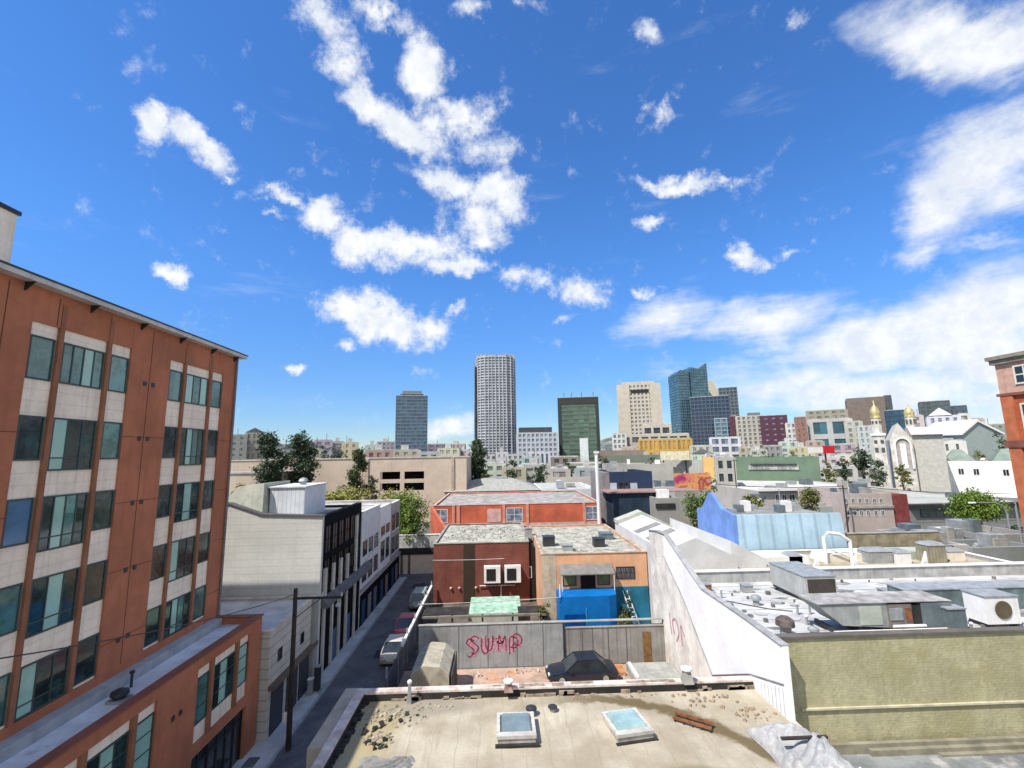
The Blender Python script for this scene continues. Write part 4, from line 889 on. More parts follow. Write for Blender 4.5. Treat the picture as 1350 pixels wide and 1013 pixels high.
# dark carport structure with green corrugated strip
t = thing('carport', 'dark open timber carport with a green corrugated roof panel below the brown siding', 'carport', (-2, 46, 0))
s = MB()
for x in (-7.0,-4.3,-1.6,1.1,4.0): s.box(x-.08, x+.08, 43.4, 43.55, 0, 1.7)
build(s, 'posts', dark_metal, t)
build(MB().box(-7.1,4.1,43.3,43.55,1.5,1.66).box(-7.1,4.1,43.3,43.4,1.0,1.08), 'beam', mat('grey_timber', (.20,.18,.15), var=.3), t)
build(MB().box(-7.1,-2.9,43.6,45.6,1.67,1.73).box(1.6,4.1,43.6,45.3,1.67,1.73), 'roof', mat('black_felt', (.035,.033,.028), var=.5, scale=1.5), t)
build(MB().hull([(-2.85,44.0,1.55),(1.9,44.0,1.55),(1.9,47.6,1.9),(-2.85,47.6,1.9)], [(-2.85,44.0,1.61),(1.9,44.0,1.61),(1.9,47.6,1.96),(-2.85,47.6,1.96)]), 'corrugated_panel', mat('green_corrugated', (.28,.46,.34), var=.35, scale=2, board=(.3,.3), stain=(.6,.62,.55), stain_scale=1.5), t)
build(MB().box(-2.9,1.6,43.9,43.98,.5,1.54), 'fascia', mat('pale_fascia', (.48,.46,.38), var=.2, streak=.3), t)

# ================================================================ PEACH BUILDING
YP = 45.0
pb_ = thing('peach_building', 'peach stucco building with grey awning and a blue painted base', 'building', (8.6, 55, 0))
peach = mat('peach_stucco', (.66,.36,.20), var=.15, scale=.6, streak=.2, stain=(.7,.5,.36), stain_amt=.4)
shell(pb_, 3.95, 14.0, YP, 62, 0, 6.35, peach, mossy_roof, par=.15, cop=mat('peach_edge', (.45,.33,.24), var=.4), th=.25)
build(MB().box(3.96,5.3,YP-.03,YP-.002,0,6.3), 'faded_panel', mat('faded_peach', (.52,.42,.31), var=.25, streak=.4), pb_)
build(MB().box(10.4,13.99,YP-.035,YP-.004,0,3.3), 'painted_base', mat('teal_painted_base', (.02,.16,.26), var=.35, scale=.6, streak=.2), pb_)
build(MB().hull([(5.6,YP-1.3,4.75),(10.6,YP-1.3,4.75),(10.6,YP,5.35),(5.6,YP,5.35)], [(5.6,YP-1.3,4.83),(10.6,YP-1.3,4.83),(10.6,YP,5.45),(5.6,YP,5.45)]), 'awning', mat('grey_awning', (.20,.19,.17), var=.25, board=(.3,.25)), pb_)
build(MB().box(7.6,9.0,YP-.04,YP-.003,2.6,4.7), 'door', mat('dark_red_doorway', (.025,.008,.008)), pb_)
window(pb_, 'S', YP, 5.9, 7.2, 3.5, 4.6, mat('olive_shutter', (.20,.19,.08)), frame_dark)
window(pb_, 'S', YP, 9.2, 10.4, 3.5, 4.5, mat('olive_shutter', (.20,.19,.08)), frame_dark)
fo = window(pb_, 'S', YP, 11.0, 12.8, 4.0, 5.1, mat('greyish_pane', (.16,.14,.15)), frame_dark, mull=4, rails=(.5,), name='barred_window')
s = MB()
for k in range(7): s.tube([(11.15+k*.24,YP-.09,4.05),(11.27+k*.24,YP-.09,4.55),(11.15+k*.24,YP-.09,5.05)], .02, 4)
build(s, 'grille', dark_metal, fo)
for k, x in enumerate((5.7, 10.5)):
    build(MB().tube([(x,YP-1.25,4.75),(x,YP-1.25,3.2)], .04), 'awning_post', white_paint, pb_)
bl = mat('bright_blue_paint', (.0,.135,.42), var=.18, scale=.8, rough=.6)
t = thing('blue_enclosure', 'bright blue painted box enclosure against the peach building', 'enclosure', (7.6, 43, 0))
s = MB(); s.prism([(5.2,42.2),(9.6,42.2),(10.3,42.5),(10.5,43.4),(10.5,44.6),(5.2,44.6)], 0, 3.35); build(s, 'wall', bl, t)
build(MB().box(5.6,7.4,42.14,42.19,.05,1.9), 'door', mat('deep_blue_door', (.0,.05,.24), rough=.4), t)
build(MB().box(7.5,7.56,42.15,42.2,.05,2.4), 'trim', mat('paler_blue', (.05,.3,.6)), t)
build(MB().tube([(5.25,42.1,3.36),(5.25,42.1,4.4)], .05), 'post', white_paint, t)
t = thing('ladder', 'white ladder leaning on the teal painted base of the peach wall', 'ladder', (12, 44, 0))
s = MB(); s.tube([(12.2,43.4,0),(11.5,44.8,3.0)], .045, 5); s.tube([(12.65,43.4,0),(11.9,44.8,3.0)], .045, 5); build(s, 'rail', white_paint, t)
s = MB()
for k in range(1, 9): f = k/9; s.tube([(12.2-.7*f,43.4+1.4*f,3*f),(12.65-.75*f,43.4+1.4*f,3*f)], .03, 4)
build(s, 'rung', white_paint, t)
for k, (x, y, w_, h, mm, lb) in enumerate(((5.2,50,.6,.9,dark_metal,'black square vent box near left edge of the peach building roof'), (6.8,47.5,.5,.5,greyb,'low dark grey box in the middle of the peach building roof'), (10.3,49,.55,.8,dark_metal,'black square vent box toward the right of the peach building roof'), (3.4,55,.4,1.0,greyb,'narrow grey stack between brown and peach roofs'), (12.0,53,.7,.6,slate,'slate box at the far right corner of the peach building roof'))):
    t = thing('roof_box', lb, 'vent box', (x, y, 6.2)); build(MB().box(x-w_,x+w_,y-w_,y+w_,6.15,6.2+h), 'casing', mm, t); build(MB().box(x-w_-.05,x+w_+.05,y-w_-.05,y+w_+.05,6.202+h,6.27+h), 'lid', mm, t)
rubble('roof_clutter', 'pale scraps and stains scattered over the flat roof of the peach building', [(7,49,2.6,3),(10,52,2,4),(6,56,2,3)], 110, .06,.22, mat('mottled_clutter'if 0 else 'pale_clutter', (.48,.44,.38), var=.5, scale=1.5), 6.21)

# cream cross wall at the end of the alley
t = thing('cream_wall', 'cream painted low wall with dark coping closing the far end of the alley', 'wall', (-10.5, 65, 0))
build(MB().box(-16,-7.25,65,65.3,0,2.5), 'masonry', cream, t); build(MB().box(-16,-7.25,64.9,65.4,2.502,3.3), 'coping', tar, t); build(MB().box(-13.4,-13.1,64.85,64.99,0,2.5).box(-12.4,-12.1,64.85,64.99,0,2.5), 'pilaster', mat('brown_pilaster', (.16,.12,.09)), t)
t = thing('terrace_wall', 'pale grey terrace wall standing behind the cream wall at the alley end', 'wall', (-10.5, 67.5, 0)); build(MB().box(-26,-7.25,67.5,67.8,0,4.6), 'masonry', light_roof, t); build(MB().box(-26,-7.25,67.45,67.85,4.602,4.7), 'coping', white_paint, t)
# ================================================================ MIDDLE AND FAR BUILDINGS
def span(p0, p1, ptop, D, pbot=None):
    a, b = ony(p0, 600, D), ony(p1, 600, D); z = ony((p0+p1)/2, ptop, D).z
    return a.x, b.x, z
GL = {}
def far(name, label, p0, p1, ptop, D, dep, wall_c, frame=None, glassc=None, px=4, pz=3.6, pier=1.2, band=1.3, proud=.35, faces='SWE', cat='building', roof=None, par=.6, pent=None, rough=.85):
    x0, x1, z = span(p0, p1, ptop, D)
    xc = (x0+x1)/2; az_ = math.atan2(xc, D); t = thing(name, label, cat, (xc, D, 0))
    if D >= 118 and abs(az_) > .12:      # the far blocks follow a street grid turned toward us
        w_ = (x1-x0)*math.cos(az_); x0, x1 = xc-w_/2, xc+w_/2; t.rotation_euler.z = -az_*.92
    wm = mat('wall_%d_%d_%d' % tuple(int(v*999) for v in wall_c), wall_c, var=.15, scale=.25, streak=.15, rough=rough)
    if frame is None:
        shell(t, x0, x1, D, D+dep, 0, z, wm, roof or light_roof, par=par, th=.4, cop=None)
    else:
        gk = tuple(int(v*999) for v in glassc)
        gmt = glass('glazing_%d_%d_%d' % gk, glassc, sc(glassc, 2.6), cell=(px*.5, pz), rough=.12)
        b_ = MB().box(x0, x1, D, D+dep, 0, z-.3); build(b_, 'glazing', gmt, t)
        fm = mat('frame_%d_%d_%d' % tuple(int(v*999) for v in frame), frame, var=.12, scale=.2, rough=rough, streak=.1)
        grid(t, x0, x1, D, D+dep, 0, z, fm, px, pz, pier, band, proud, faces)
        build(MB().box(x0-proud*.5, x1+proud*.5, D-proud*.5, D+dep, z+.06, z+.5), 'roof', roof or light_roof, t)
    if pent:
        f0, f1, h, pc = pent
        build(MB().box(x0+(x1-x0)*f0, x0+(x1-x0)*f1, D+dep*.25, D+dep*.8, z-.1, z+h), 'penthouse', mat('pent_%d_%d_%d' % tuple(int(v*999) for v in pc), pc, var=.2, scale=.2), t)
    elif D < 180:
        r_ = random.Random(int(p0*7+D))
        for k in range(r_.randint(2, 5)):
            x = r_.uniform(x0+1, max(x0+1.5, x1-3)); y = D+r_.uniform(1, max(1.5, dep-3)); q = r_.uniform(.8, 2.4)
            build(MB().box(x, x+q, y, y+q, z-.4, z+r_.uniform(.4, 1.5)), 'roof_unit', r_.choice([galv, greyb, white_paint, slate, concrete]), t)
    return t, x0, x1, z

# --- tall towers
tw, x0, x1, z = far('glass_tower', 'dark blue glass tower with rounded top, leftmost on the skyline', 521, 563, 522, 480, 26, (.1,.12,.14), (.15,.19,.23), (.03,.07,.11), 5, 3.7, .5, 1.2, .3, pent=(.12,.88,3,(.12,.14,.16)))
build(MB().box(x0+6, x1-6, 486, 498, z+2.5, z+6), 'crown', mat('tower_crown', (.2,.22,.23)), tw)
# tallest tower : faceted round front
x0, x1, z = span(627, 682, 470, 430); zt = z
tw = thing('residential_tower', 'tallest pale grey tower with curved front and many small windows', 'tower', ((x0+x1)/2, 450, 0))
cx, cy = (x0+x1)/2, 450; R0 = (x1-x0)/2
def plan(r, ry, n=20): return [(cx+r*math.copysign(abs(math.cos(2*PI*k/n))**.55, math.cos(2*PI*k/n)), cy+ry*math.copysign(abs(math.sin(2*PI*k/n))**.7, math.sin(2*PI*k/n))) for k in range(n)]
tg = glass('tower_glass', (.10,.13,.16), (.26,.30,.34), cell=(1.9, 2.9), rough=.25)
build(MB().prism(plan(R0-.5, 18.5), 0, zt-1), 'glazing', tg, tw)
s = MB(); nf = 40
for k in range(nf+1): zz = zt*k/nf; s.prism(plan(R0, 19), zz-.55, zz+.55)
build(s, 'floor_slabs', mat('pale_tower_concrete', (.46,.47,.49), var=.25, scale=.12, streak=.2), tw)
s = MB(); P = plan(R0+.1, 19.1)
for k in range(len(P)):
    (ax, ay), (bx2, by2) = P[k], P[(k+1) % len(P)]; n_ = max(1, int(math.hypot(bx2-ax, by2-ay)/2.6))
    for q in range(n_): u = q/n_; x = ax+(bx2-ax)*u; y = ay+(by2-ay)*u; s.box(x-.4, x+.4, y-.4, y+.4, 0, zt+.3)
build(s, 'mullions', mat('pale_tower_mullion', (.48,.50,.53), var=.35, scale=.1), tw)
s = MB()
for k, (x, y) in enumerate(plan(R0-1, 17)): s.box(x-.8, x+.8, y-.8, y+.8, zt, zt+3.4)
s.prism(plan(R0-1.5, 17), zt+.6, zt+2.2); build(s, 'crown', mat('crown_grey', (.36,.37,.38), var=.3, scale=.3), tw)
s = MB(); s.box(x0-1.7, x0-.6, 436, 462, 0, zt-6); build(s, 'side_fin', mat('blue_fin', (.22,.30,.38), rough=.3), tw)
tw, x0, x1, z = far('office_slab', 'green glass office slab with dark rim right of the tallest tower', 738, 791, 524, 400, 30, (.1,.12,.1), (.11,.15,.11), (.05,.085,.06), 9, 3.8, .5, 1.5, .3)
build(MB().box(x0-.6,x1+.6,399.3,431,z-6,z-.2), 'top_band', mat('dark_bronze', (.04,.045,.04)), tw); build(MB().box(x0-.6,x0+2.2,399.2,431,0,z-6.1).box(x1-2.2,x1+.6,399.2,431,0,z-6.1), 'corner_pier', mat('dark_bronze', (.04,.045,.04)), tw)
for f in (.15,.35,.6,.9): build(MB().tube([(x0+(x1-x0)*f,405,z),(x0+(x1-x0)*f,405,z+5)], .25, 5), 'aerial', dark_metal, tw)
tw, x0, x1, z = far('concrete_tower', 'beige concrete tower with vertical window strip and stepped top', 818, 875, 507, 420, 34, (.45,.40,.32), (.50,.46,.38), (.15,.14,.12), 3.6, 3.6, 1.6, 1.7, .5, pent=(.1,.9,4,(.42,.38,.31)))
build(MB().box(x0-.8,x0+11,419,424,0,z+.3).box(x1-9,x1+.8,419,424,0,z+.3), 'blank_pier', mat('beige_pier', (.50,.45,.37), var=.12, scale=.2), tw)
build(MB().box(x0+12,x1-10,419.2,424,z-8,z-5), 'louvre_band', tar, tw)
far('office_podium', 'stepped beige office block with dark louvre openings below the concrete tower', 850, 886, 560, 330, 30, (.45,.40,.33), (.46,.41,.34), (.03,.03,.03), 7, 9, 1.6, 4.5, .8)
far('office_podium', 'wide beige podium block left of the ochre building', 820, 908, 573, 310, 15, (.42,.38,.31), (.45,.40,.33), (.05,.05,.06), 6, 7, 1.6, 3.0, .6)
far('ochre_building', 'ochre yellow building with ribbed front below the beige tower', 843, 912, 579, 290, 14, (.5,.3,.08), (.50,.31,.08), (.30,.18,.05), 3.0, 8, 1.4, 2.2, .4)
# blue glass tower with raked top
x0, x1, z = span(902, 941, 492, 450)
tw = thing('blue_glass_tower', 'tallest teal blue glass tower with raked pointed top on the right skyline', 'tower', ((x0+x1)/2, 465, 0))
bg = glass('teal_tower_glass', (.03,.10,.14), (.12,.26,.32), cell=(2.4,3.6), rough=.1)
zp = ony(941, 481, 450).z; zs = ony(902, 490, 450).z; xm = x0+(x1-x0)*.42
build(MB().prism_y([(x0,0),(xm-.6,0),(xm-.6,zs),(x0+3,zs+2),(x0,zs-1)], 452, 478).prism_y([(xm,0),(x1,0),(x1,zp+2),(xm+8,zp-4),(xm,zp-2)], 450, 478), 'glazing', bg, tw)
s = MB()
for k in range(1, 33): zz = zs*k/33; s.box(x0-.3, xm-.6, 451.6, 478, zz-.3, zz+.3); s.box(xm, x1+.3, 449.6, 478, zz+.5, zz+1.0)
for k in range(6): x = x0+(xm-x0)*k/6; s.box(x, x+.35, 451.5, 452.1, 0, zs-1)
for k in range(8): x = xm+(x1-xm)*k/8; s.box(x, x+.35, 449.5, 450.1, 0, zp-4)
build(s, 'mullions', mat('tower_mullion_blue', (.10,.17,.21)), tw)
tw, x0, x1, z = far('dark_glass_tower', 'dark navy glass tower in front of the teal tower with balcony grid', 915, 967, 523, 435, 14, (.05,.06,.1), (.09,.11,.15), (.012,.025,.05), 3.4, 3.6, .7, 1.0, .5)
tw, x0, x1, z = far('slate_tower', 'slate grey tower with pale corner right of the navy glass tower', 955, 979, 511, 470, 24, (.1,.12,.13), (.14,.16,.17), (.03,.045,.05), 3.5, 3.6, .9, 1.2, .4)
build(MB().prism_y([(x0-10,0),(x0,0),(x0,z-4),(x0-6,z+9),(x0-10,z+10)], 471, 490), 'pale_corner', mat('pale_corner', (.5,.46,.36)), tw)
far('apartment_block', 'small pale glass block at the foot of the navy glass tower', 946, 962, 552, 400, 16, (.2,.26,.3), (.24,.30,.34), (.06,.10,.13), 4, 3.5, .8, 1.1)
far('apartment_block', 'beige ribbed apartment block left of the plum coloured building', 975, 1008, 549, 340, 24, (.42,.38,.33), (.42,.39,.33), (.13,.13,.13), 3.2, 3.2, 1.6, .9, .5, pent=(.5,1,3,(.15,.15,.15)))
far('maroon_block', 'narrow maroon block between navy tower and beige ribbed block', 967, 975, 549, 345, 14, (.12,.03,.04), (.12,.035,.045), (.03,.02,.03), 4, 3.4, 1.5, 1.5)
far('plum_building', 'plum coloured building with scattered small windows', 1009, 1040, 548, 330, 26, (.09,.035,.055), (.085,.035,.055), (.14,.12,.16), 4.5, 4.0, 2.8, 2.6, .3)
far('white_office', 'pale bluish office with dark flat top right of the tallest tower', 683, 735, 571, 380, 24, (.4,.42,.46), (.46,.48,.52), (.12,.15,.18), 3.6, 4, 1.5, 1.6, .4, pent=(.05,.9,5,(.06,.06,.07)))
far('white_office', 'low white office with ribbed front below the green slab', 700, 724, 596, 250, 14, (.5,.5,.54), (.56,.56,.6), (.10,.12,.14), 2.6, 9, 1.2, 2.2, .5)
far('lift_tower', 'slim white lift tower before the green glass slab', 765, 776, 578, 230, 5, (.6,.64,.64), cat='tower')
far('apartment_block', 'pale grey apartment block at the foot of the tallest tower', 640, 690, 600, 260, 20, (.4,.4,.4), (.46,.46,.45), (.12,.13,.14), 3.2, 3.2, 1.4, 1.3, .3)
far('white_apartments', 'white apartments with aerials left of the concrete tower', 809, 826, 572, 300, 14, (.5,.5,.48), (.54,.54,.50), (.12,.13,.13), 3, 3.2, 1.2, 1.3, .3)
far('grey_flats', 'grey brown flats below the green glass slab', 728, 762, 603, 220, 14, (.2,.17,.13), (.24,.20,.16), (.05,.05,.05), 4, 3.4, 1.8, 1.5, .3)
far('olive_block', 'olive green low block with white framed bay', 745, 792, 612, 190, 14, (.2,.24,.18), (.24,.27,.2), (.06,.07,.06), 4.5, 3.6, 1.4, 1.6, .3)
far('white_low_block', 'low white block with a square grid of windows below the navy tower', 938, 976, 577, 260, 18, (.5,.5,.52), (.52,.52,.54), (.08,.10,.13), 5, 4.4, 1.5, 1.6, .4)
far('teal_hall', 'pale hall with large teal glass front right of the plum building', 1072, 1125, 553, 300, 24, (.42,.42,.40), (.42,.42,.40), (.02,.07,.09), 11, 13, 3.2, 3.4, .6)
far('brick_house', 'narrow brown brick house left of the teal glass hall', 1054, 1066, 550, 305, 18, (.25,.13,.1), (.26,.14,.11), (.1,.1,.1), 3.4, 3.5, 1.7, 1.6)
far('pale_house', 'narrow pale house with bay windows between plum building and brick house', 1041, 1053, 558, 310, 18, (.5,.5,.5), (.54,.53,.5), (.15,.15,.16), 3.2, 3.6, 1.3, 1.5)
far('long_hill_block', 'long low tan block on the rise behind the teal glass hall', 1070, 1122, 541, 380, 25, (.3,.26,.2), (.30,.27,.21), (.12,.12,.1), 6, 4, 2.5, 2.0)
far('taupe_block', 'big windowless taupe block behind the golden domes', 1124, 1176, 524, 400, 40, (.18,.145,.12), roof=grey_roof)
far('slate_block', 'slate narrow block attached at the right side of the taupe block', 1176, 1186, 521, 402, 30, (.08,.09,.10))
far('teal_block', 'dark teal glass block between the two golden domes', 1176, 1203, 541, 340, 20, (.02,.06,.1), (.03,.08,.12), (.01,.04,.07), 4, 4, .6, .8)
far('olive_tower_block', 'wide dark slate block behind the right golden dome', 1222, 1262, 529, 420, 25, (.08,.1,.1), (.09,.11,.11), (.04,.06,.07), 4, 4, 1.2, 1.5)
far('olive_tower_block', 'lower dark blue grey block at the right of the skyline', 1262, 1284, 535, 415, 25, (.07,.09,.11), (.08,.10,.12), (.04,.06,.08), 4, 4, 1.2, 1.5)
tw, x0, x1, z = far('lilac_mansion', 'pale lilac mansion with rows of white windows behind the mint gable', 1231, 1272, 549, 200, 20, (.5,.5,.54), (.56,.55,.58), (.14,.15,.22), 2.4, 3.4, 1.3, 1.4, .3)
build(MB().prism_y([(x0,z+.5),(x0+8,z+.5),(x0+4,z+4)], 199.5, 216), 'gable', white_paint, tw)
far('white_terrace', 'white terrace block at the right end of the lilac mansion', 1273, 1286, 546, 205, 14, (.5,.5,.46), (.55,.55,.5), (.15,.16,.14), 2.6, 3.4, 1.2, 1.5)

# --- low skyline: individual small houses
pal = [(.42,.38,.32),(.50,.48,.44),(.38,.34,.30),(.45,.38,.30),(.30,.31,.32),(.55,.48,.36),(.40,.30,.25),(.24,.24,.24),(.40,.41,.40),(.52,.50,.46)]
hz = [(303,322,574,260,2,'pinkish'),(323,345,571,270,3,'cream'),(415,436,581,255,8,'pale'),(437,452,583,262,1,'white'),(453,470,584,258,5,'buff'),(483,498,588,230,1,'white'),(484,516,594,190,6,'pinkish brown'),(498,520,583,340,4,'grey'),(565,590,586,350,7,'dark grey'),(518,552,594,215,0,'beige'),(553,578,597,205,8,'pale grey'),(578,604,592,235,5,'yellow'),(590,612,586,330,0,'beige'),(604,617,594,250,1,'white'),
      (690,712,603,210,8,'pale'),(655,668,597,230,9,'white'),(792,818,600,240,7,'dark'),(795,822,608,200,4,'grey'),(822,840,590,255,0,'beige'),(912,938,588,250,8,'pale'),(913,940,600,215,9,'white'),(976,992,590,250,2,'brown'),(990,1010,594,245,0,'beige'),(1008,1030,588,260,7,'dark'),(1030,1052,583,270,9,'white'),(1046,1072,590,240,3,'sandy'),(1066,1086,582,260,6,'brown'),(1098,1126,586,230,2,'tan'),(1120,1140,556,290,8,'pale'),(1136,1158,562,270,1,'white'),(1104,1130,600,200,9,'white'),(1128,1152,597,190,8,'grey'),(1080,1104,604,190,1,'pale'),(1300,1330,560,260,7,'dark'),(1286,1304,552,260,3,'sandy'),(1206,1222,548,250,9,'pale pink'),
      (350,372,590,170,0,'beige'),(372,398,594,165,2,'tan'),(398,420,591,175,5,'buff'),(760,788,618,150,4,'grey'),(725,748,619,155,2,'brown'),(690,722,614,160,8,'pale'),(640,664,612,165,9,'white'),(664,690,617,158,0,'beige')]
adj = ['']
rg = random.Random(21)
near_what = lambda p: ('above the tan parking structure' if p < 620 else 'at the foot of the tallest tower' if p < 735 else 'below the green glass slab' if p < 800 else 'below the concrete tower' if p < 915 else 'below the navy glass tower' if p < 1000 else 'near the plum building' if p < 1060 else 'near the teal glass hall' if p < 1120 else 'left of the golden domed church' if p < 1180 else 'right of the golden domes' )
groups = {}
for h in hz: groups.setdefault(near_what(h[0]), []).append(h)
ordn = ['first','second','third','fourth','fifth','sixth','seventh','eighth','ninth','tenth','eleventh','twelfth','thirteenth','fourteenth','fifteenth','sixteenth','seventeenth','eighteenth']
for w_, hs in groups.items():
    hs.sort(key=lambda h: (h[0]+h[1]))
    for k, (p0, p1, pt, D, ci, cn) in enumerate(hs):
        c_ = tuple(v*rg.uniform(.85,1.1) for v in pal[ci])
        lab = 'small %s house %s, %s from the left there' % (cn, w_, ordn[k])
        t, x0, x1, z = far('small_house', lab, p0, p1, pt, D, 14, c_, c_, tuple(v*.42 for v in c_), rg.uniform(2.8,4.5), rg.uniform(3.0,3.8), rg.uniform(1.3,2.2), rg.uniform(1.2,1.9), .25)
        if rg.random() < .16: build(MB().prism_y([(x0-.3,z+.52),(x1+.3,z+.52),((x0+x1)/2,z+3)], D-.3, D+14), 'gable', mat('slate_gable%d' % rg.randint(0,2), (.14,.14,.14)), t)
        elif rg.random() < .5: build(MB().box(x0+(x1-x0)*.3, x0+(x1-x0)*.6, D+3, D+8, z+.4, z+2.6), 'stair_head', mat('pale_stair_head', (.45,.44,.42)), t)
        a = rg.random()
        if a < .5: x = x0+(x1-x0)*a*1.8; build(MB().tube([(x,D+4,z),(x,D+4,z+4)], .12, 4), 'aerial', dark_metal, t)

# --- tan parking structure (left middle)
D = 112
t = thing('parking_structure', 'long tan parking structure wall with two rows of dark openings', 'parking structure', (-40, D+20, 0))
x0, xa, z = span(280, 482, 607, D); _, xb, _ = span(482, 500, 607, D); x3 = ony(615, 640, D).x
ox0, ox1 = ony(501,640,D).x, ony(559,640,D).x
rows = [(ony(530,641.5,D).z, ony(530,635,D).z), (ony(530,632,D).z, ony(530,622,D).z)]
rows = [(ony(530,647,D).z, ony(530,637,D).z), (ony(530,632,D).z, ony(530,622,D).z)]
w = MB(); w.box(-120, ox0, D, D+.5, 0, z); w.box(ox1, x3, D, D+.5, 0, z); w.box(ox0, ox1, D, D+.5, 0, rows[0][0]); w.box(ox0, ox1, D, D+.5, rows[0][1], rows[1][0]); w.box(ox0, ox1, D, D+.5, rows[1][1], z)
om = (ox0+ox1)/2; w.box(om-.5, om+.5, D, D+.5, rows[0][0], rows[0][1]); w.box(om-.5, om+.5, D, D+.5, rows[1][0], rows[1][1])
w.box(x3-.5, x3, D+.5, D+40, 0, z); build(w, 'wall', tan, t)
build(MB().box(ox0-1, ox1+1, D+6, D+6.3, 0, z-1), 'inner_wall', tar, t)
build(MB().box(-120, x3-.5, D+.5, D+40, z-1.3, z-1), 'roof', light_roof, t)
build(MB().box(-120, x3+.1, D-.15, D+.6, z+.002, z+.3), 'coping', mat('pale_tan_coping', (.5,.45,.38)), t)
build(MB().box(xa, xa+.8, D-.3, D-.001, 0, z).box(x3-3.6, x3-3.0, D-.3, D-.001, 0, z), 'buttress', mat('shadowed_tan', (.40,.33,.26)), t)
t = thing('low_tan_building', 'low tan wall between the apartment building and the dark trees', 'building', (-60, 103, 0)); build(MB().box(-72,-46,100,108,0,ony(320,625,100).z), 'wall', tan, t); build(MB().box(-72.2,-45.8,99.8,108.2,ony(320,625,100).z+.002,ony(320,625,100).z+.3), 'coping', concrete, t)

# --- red building
D = 84
x0, x1, z = span(572, 789, 665, D)
red = mat('red_orange_wall', (.52,.12,.065), var=.3, scale=.4, streak=.2)
t = thing('red_building', 'low red orange building with grey tagged windows and white roof edge', 'building', ((x0+x1)/2, D+8, 0)); rb2 = t
shell(t, x0, x1, D, D+26, 0, z, red, mat('pinkish_grey_roof', (.40,.37,.34), var=.45, scale=.6, stain=(.2,.18,.16), stain_amt=.6, fine=.4), par=.25, cop=mat('pinkish_coping', (.50,.38,.33), var=.3))
wd = (x1-x0)
tagm = mat('tagged_grey_window', (.22,.25,.32), var=.7, scale=1.2, fine=.5)
for f0, f1 in ((.0,.085),(.43,.53),(.905,.995)):
    window(t, 'S', D, x0+wd*f0+.05, x0+wd*f1, z-3.0, z-.6, tagm, frame_white, mull=2, rails=(.5,), fw=.12)
build(MB().box(x0+wd*.32, x0+wd*.40, D-.05, D-.002, z-3.0, z-.7), 'pale_panel', mat('pinkish_panel', (.60,.36,.32)), t)
for f in (.11,.14,.41,.55,.89): build(MB().box(x0+wd*f, x0+wd*f+.5, D-.15, D-.003, 0, z), 'pilaster', mat('pale_red_pilaster', (.60,.27,.2)), t)
build(MB().box(x0, x1, D-.1, D-.003, z-3.8, z-3.3), 'band', mat('pinkish_coping', (.62,.48,.42)), t)
build(MB().hull([(-7.6,68.3,0),(-7.2,68.3,0),(x0-.1,83.9,0),(x0-.5,83.9,0)], [(-7.6,68.3,4.8),(-7.2,68.3,4.8),(x0-.1,83.9,z),(x0-.5,83.9,z)]), 'wing_wall', red, t)
# hip-roofed hall and white flat roofs behind
t = thing('hip_roofed_hall', 'grey hall with broad low hipped roof behind the red building', 'hall', (0, 118, 0))
x0 = ony(585,645,112).x; x1 = ony(713,645,112).x
build(MB().box(x0+1,x1-1,112,132,0,7.0), 'wall', mat('dark_olive_wall', (.12,.13,.10), var=.4, scale=.5), t)
build(MB().hull([(x0,111,7.0),(x1,111,7.0),(x1,133,7.0),(x0,133,7.0)], [(x0+7,119,9.3),(x1-6,119,9.3),(x1-7,126,9.3),(x0+9,126,9.3)]), 'roof', mat('pale_grey_shingle', (.32,.32,.29), var=.2, stain=(.25,.24,.2)), t)
build(MB().box(x1-11,x1-8,120,123,9.2,9.8), 'roof_box', galv, t)
for (nm, lb, p0, p1, pt, D, dep, c_) in (('white_flat_building','long white flat roofed building right of the hipped hall',712,786,645,112,24,(.6,.64,.62)),('grey_flat_building','grey flat building with pale parapet left of the navy building',716,790,629,150,20,(.45,.42,.37)),
        ('low_grey_shops','low grey shops behind the navy building',792,890,612,138,14,(.36,.35,.31)),('white_annex','low white annex between navy building and mural',858,905,642,104,10,(.55,.56,.58)),('dark_green_sheds','low dark green sheds before the ochre building',800,905,600,175,14,(.16,.18,.14)),
        ('pale_long_building','pale long building behind the mural',870,948,607,165,12,(.42,.42,.40)),('brown_sheds','brown sheds at the foot of the concrete tower',790,850,594,190,12,(.2,.16,.13))):
    far(nm, lb, p0, p1, pt, D, dep, c_, roof=[light_roof, white_roof][p0 % 2])
# --- navy building
navy = (.022,.04,.085)
t, x0, x1, z = far('navy_building', 'dark navy painted building with two pale square panels', 802, 858, 622, 92, 12, navy, roof=grey_roof)
build(MB().box(x0-1.4,x0-.01,92,104,0,z-.1), 'side_bay', mat('mauve_grey_bay', (.22,.2,.2)), t)
for a, b in ((804,813),(831,840)): build(MB().box(ony(a,640,92).x, ony(b,640,92).x, 91.9, 91.99, ony(a,646,92).z, ony(a,637,92).z), 'panel', mat('pale_square_panel', (.40,.46,.5)), t)
window(t, 'S', 92, ony(816,640,92).x, ony(828,640,92).x, ony(820,647,92).z, ony(820,636,92).z, black_glass, frame_dark, mull=2)
zb = ony(830,650,86).z
build(MB().box(ony(808,650,86).x, ony(861,650,86).x, 86, 91.85, 0, zb), 'front_block', mat('navy_front', (.018,.035,.06), var=.4, scale=.5, streak=.3), t)
build(MB().box(x0-2, ony(861,650,86).x+9, 85.6, 92, zb+.002, zb+.25), 'roof_edge', mat('rusty_pink_edge', (.3,.2,.18)), t)
far('black_opening_shed', 'low shed with wide black opening right of the navy building', 862, 892, 657, 82, 7, (.3,.29,.26))
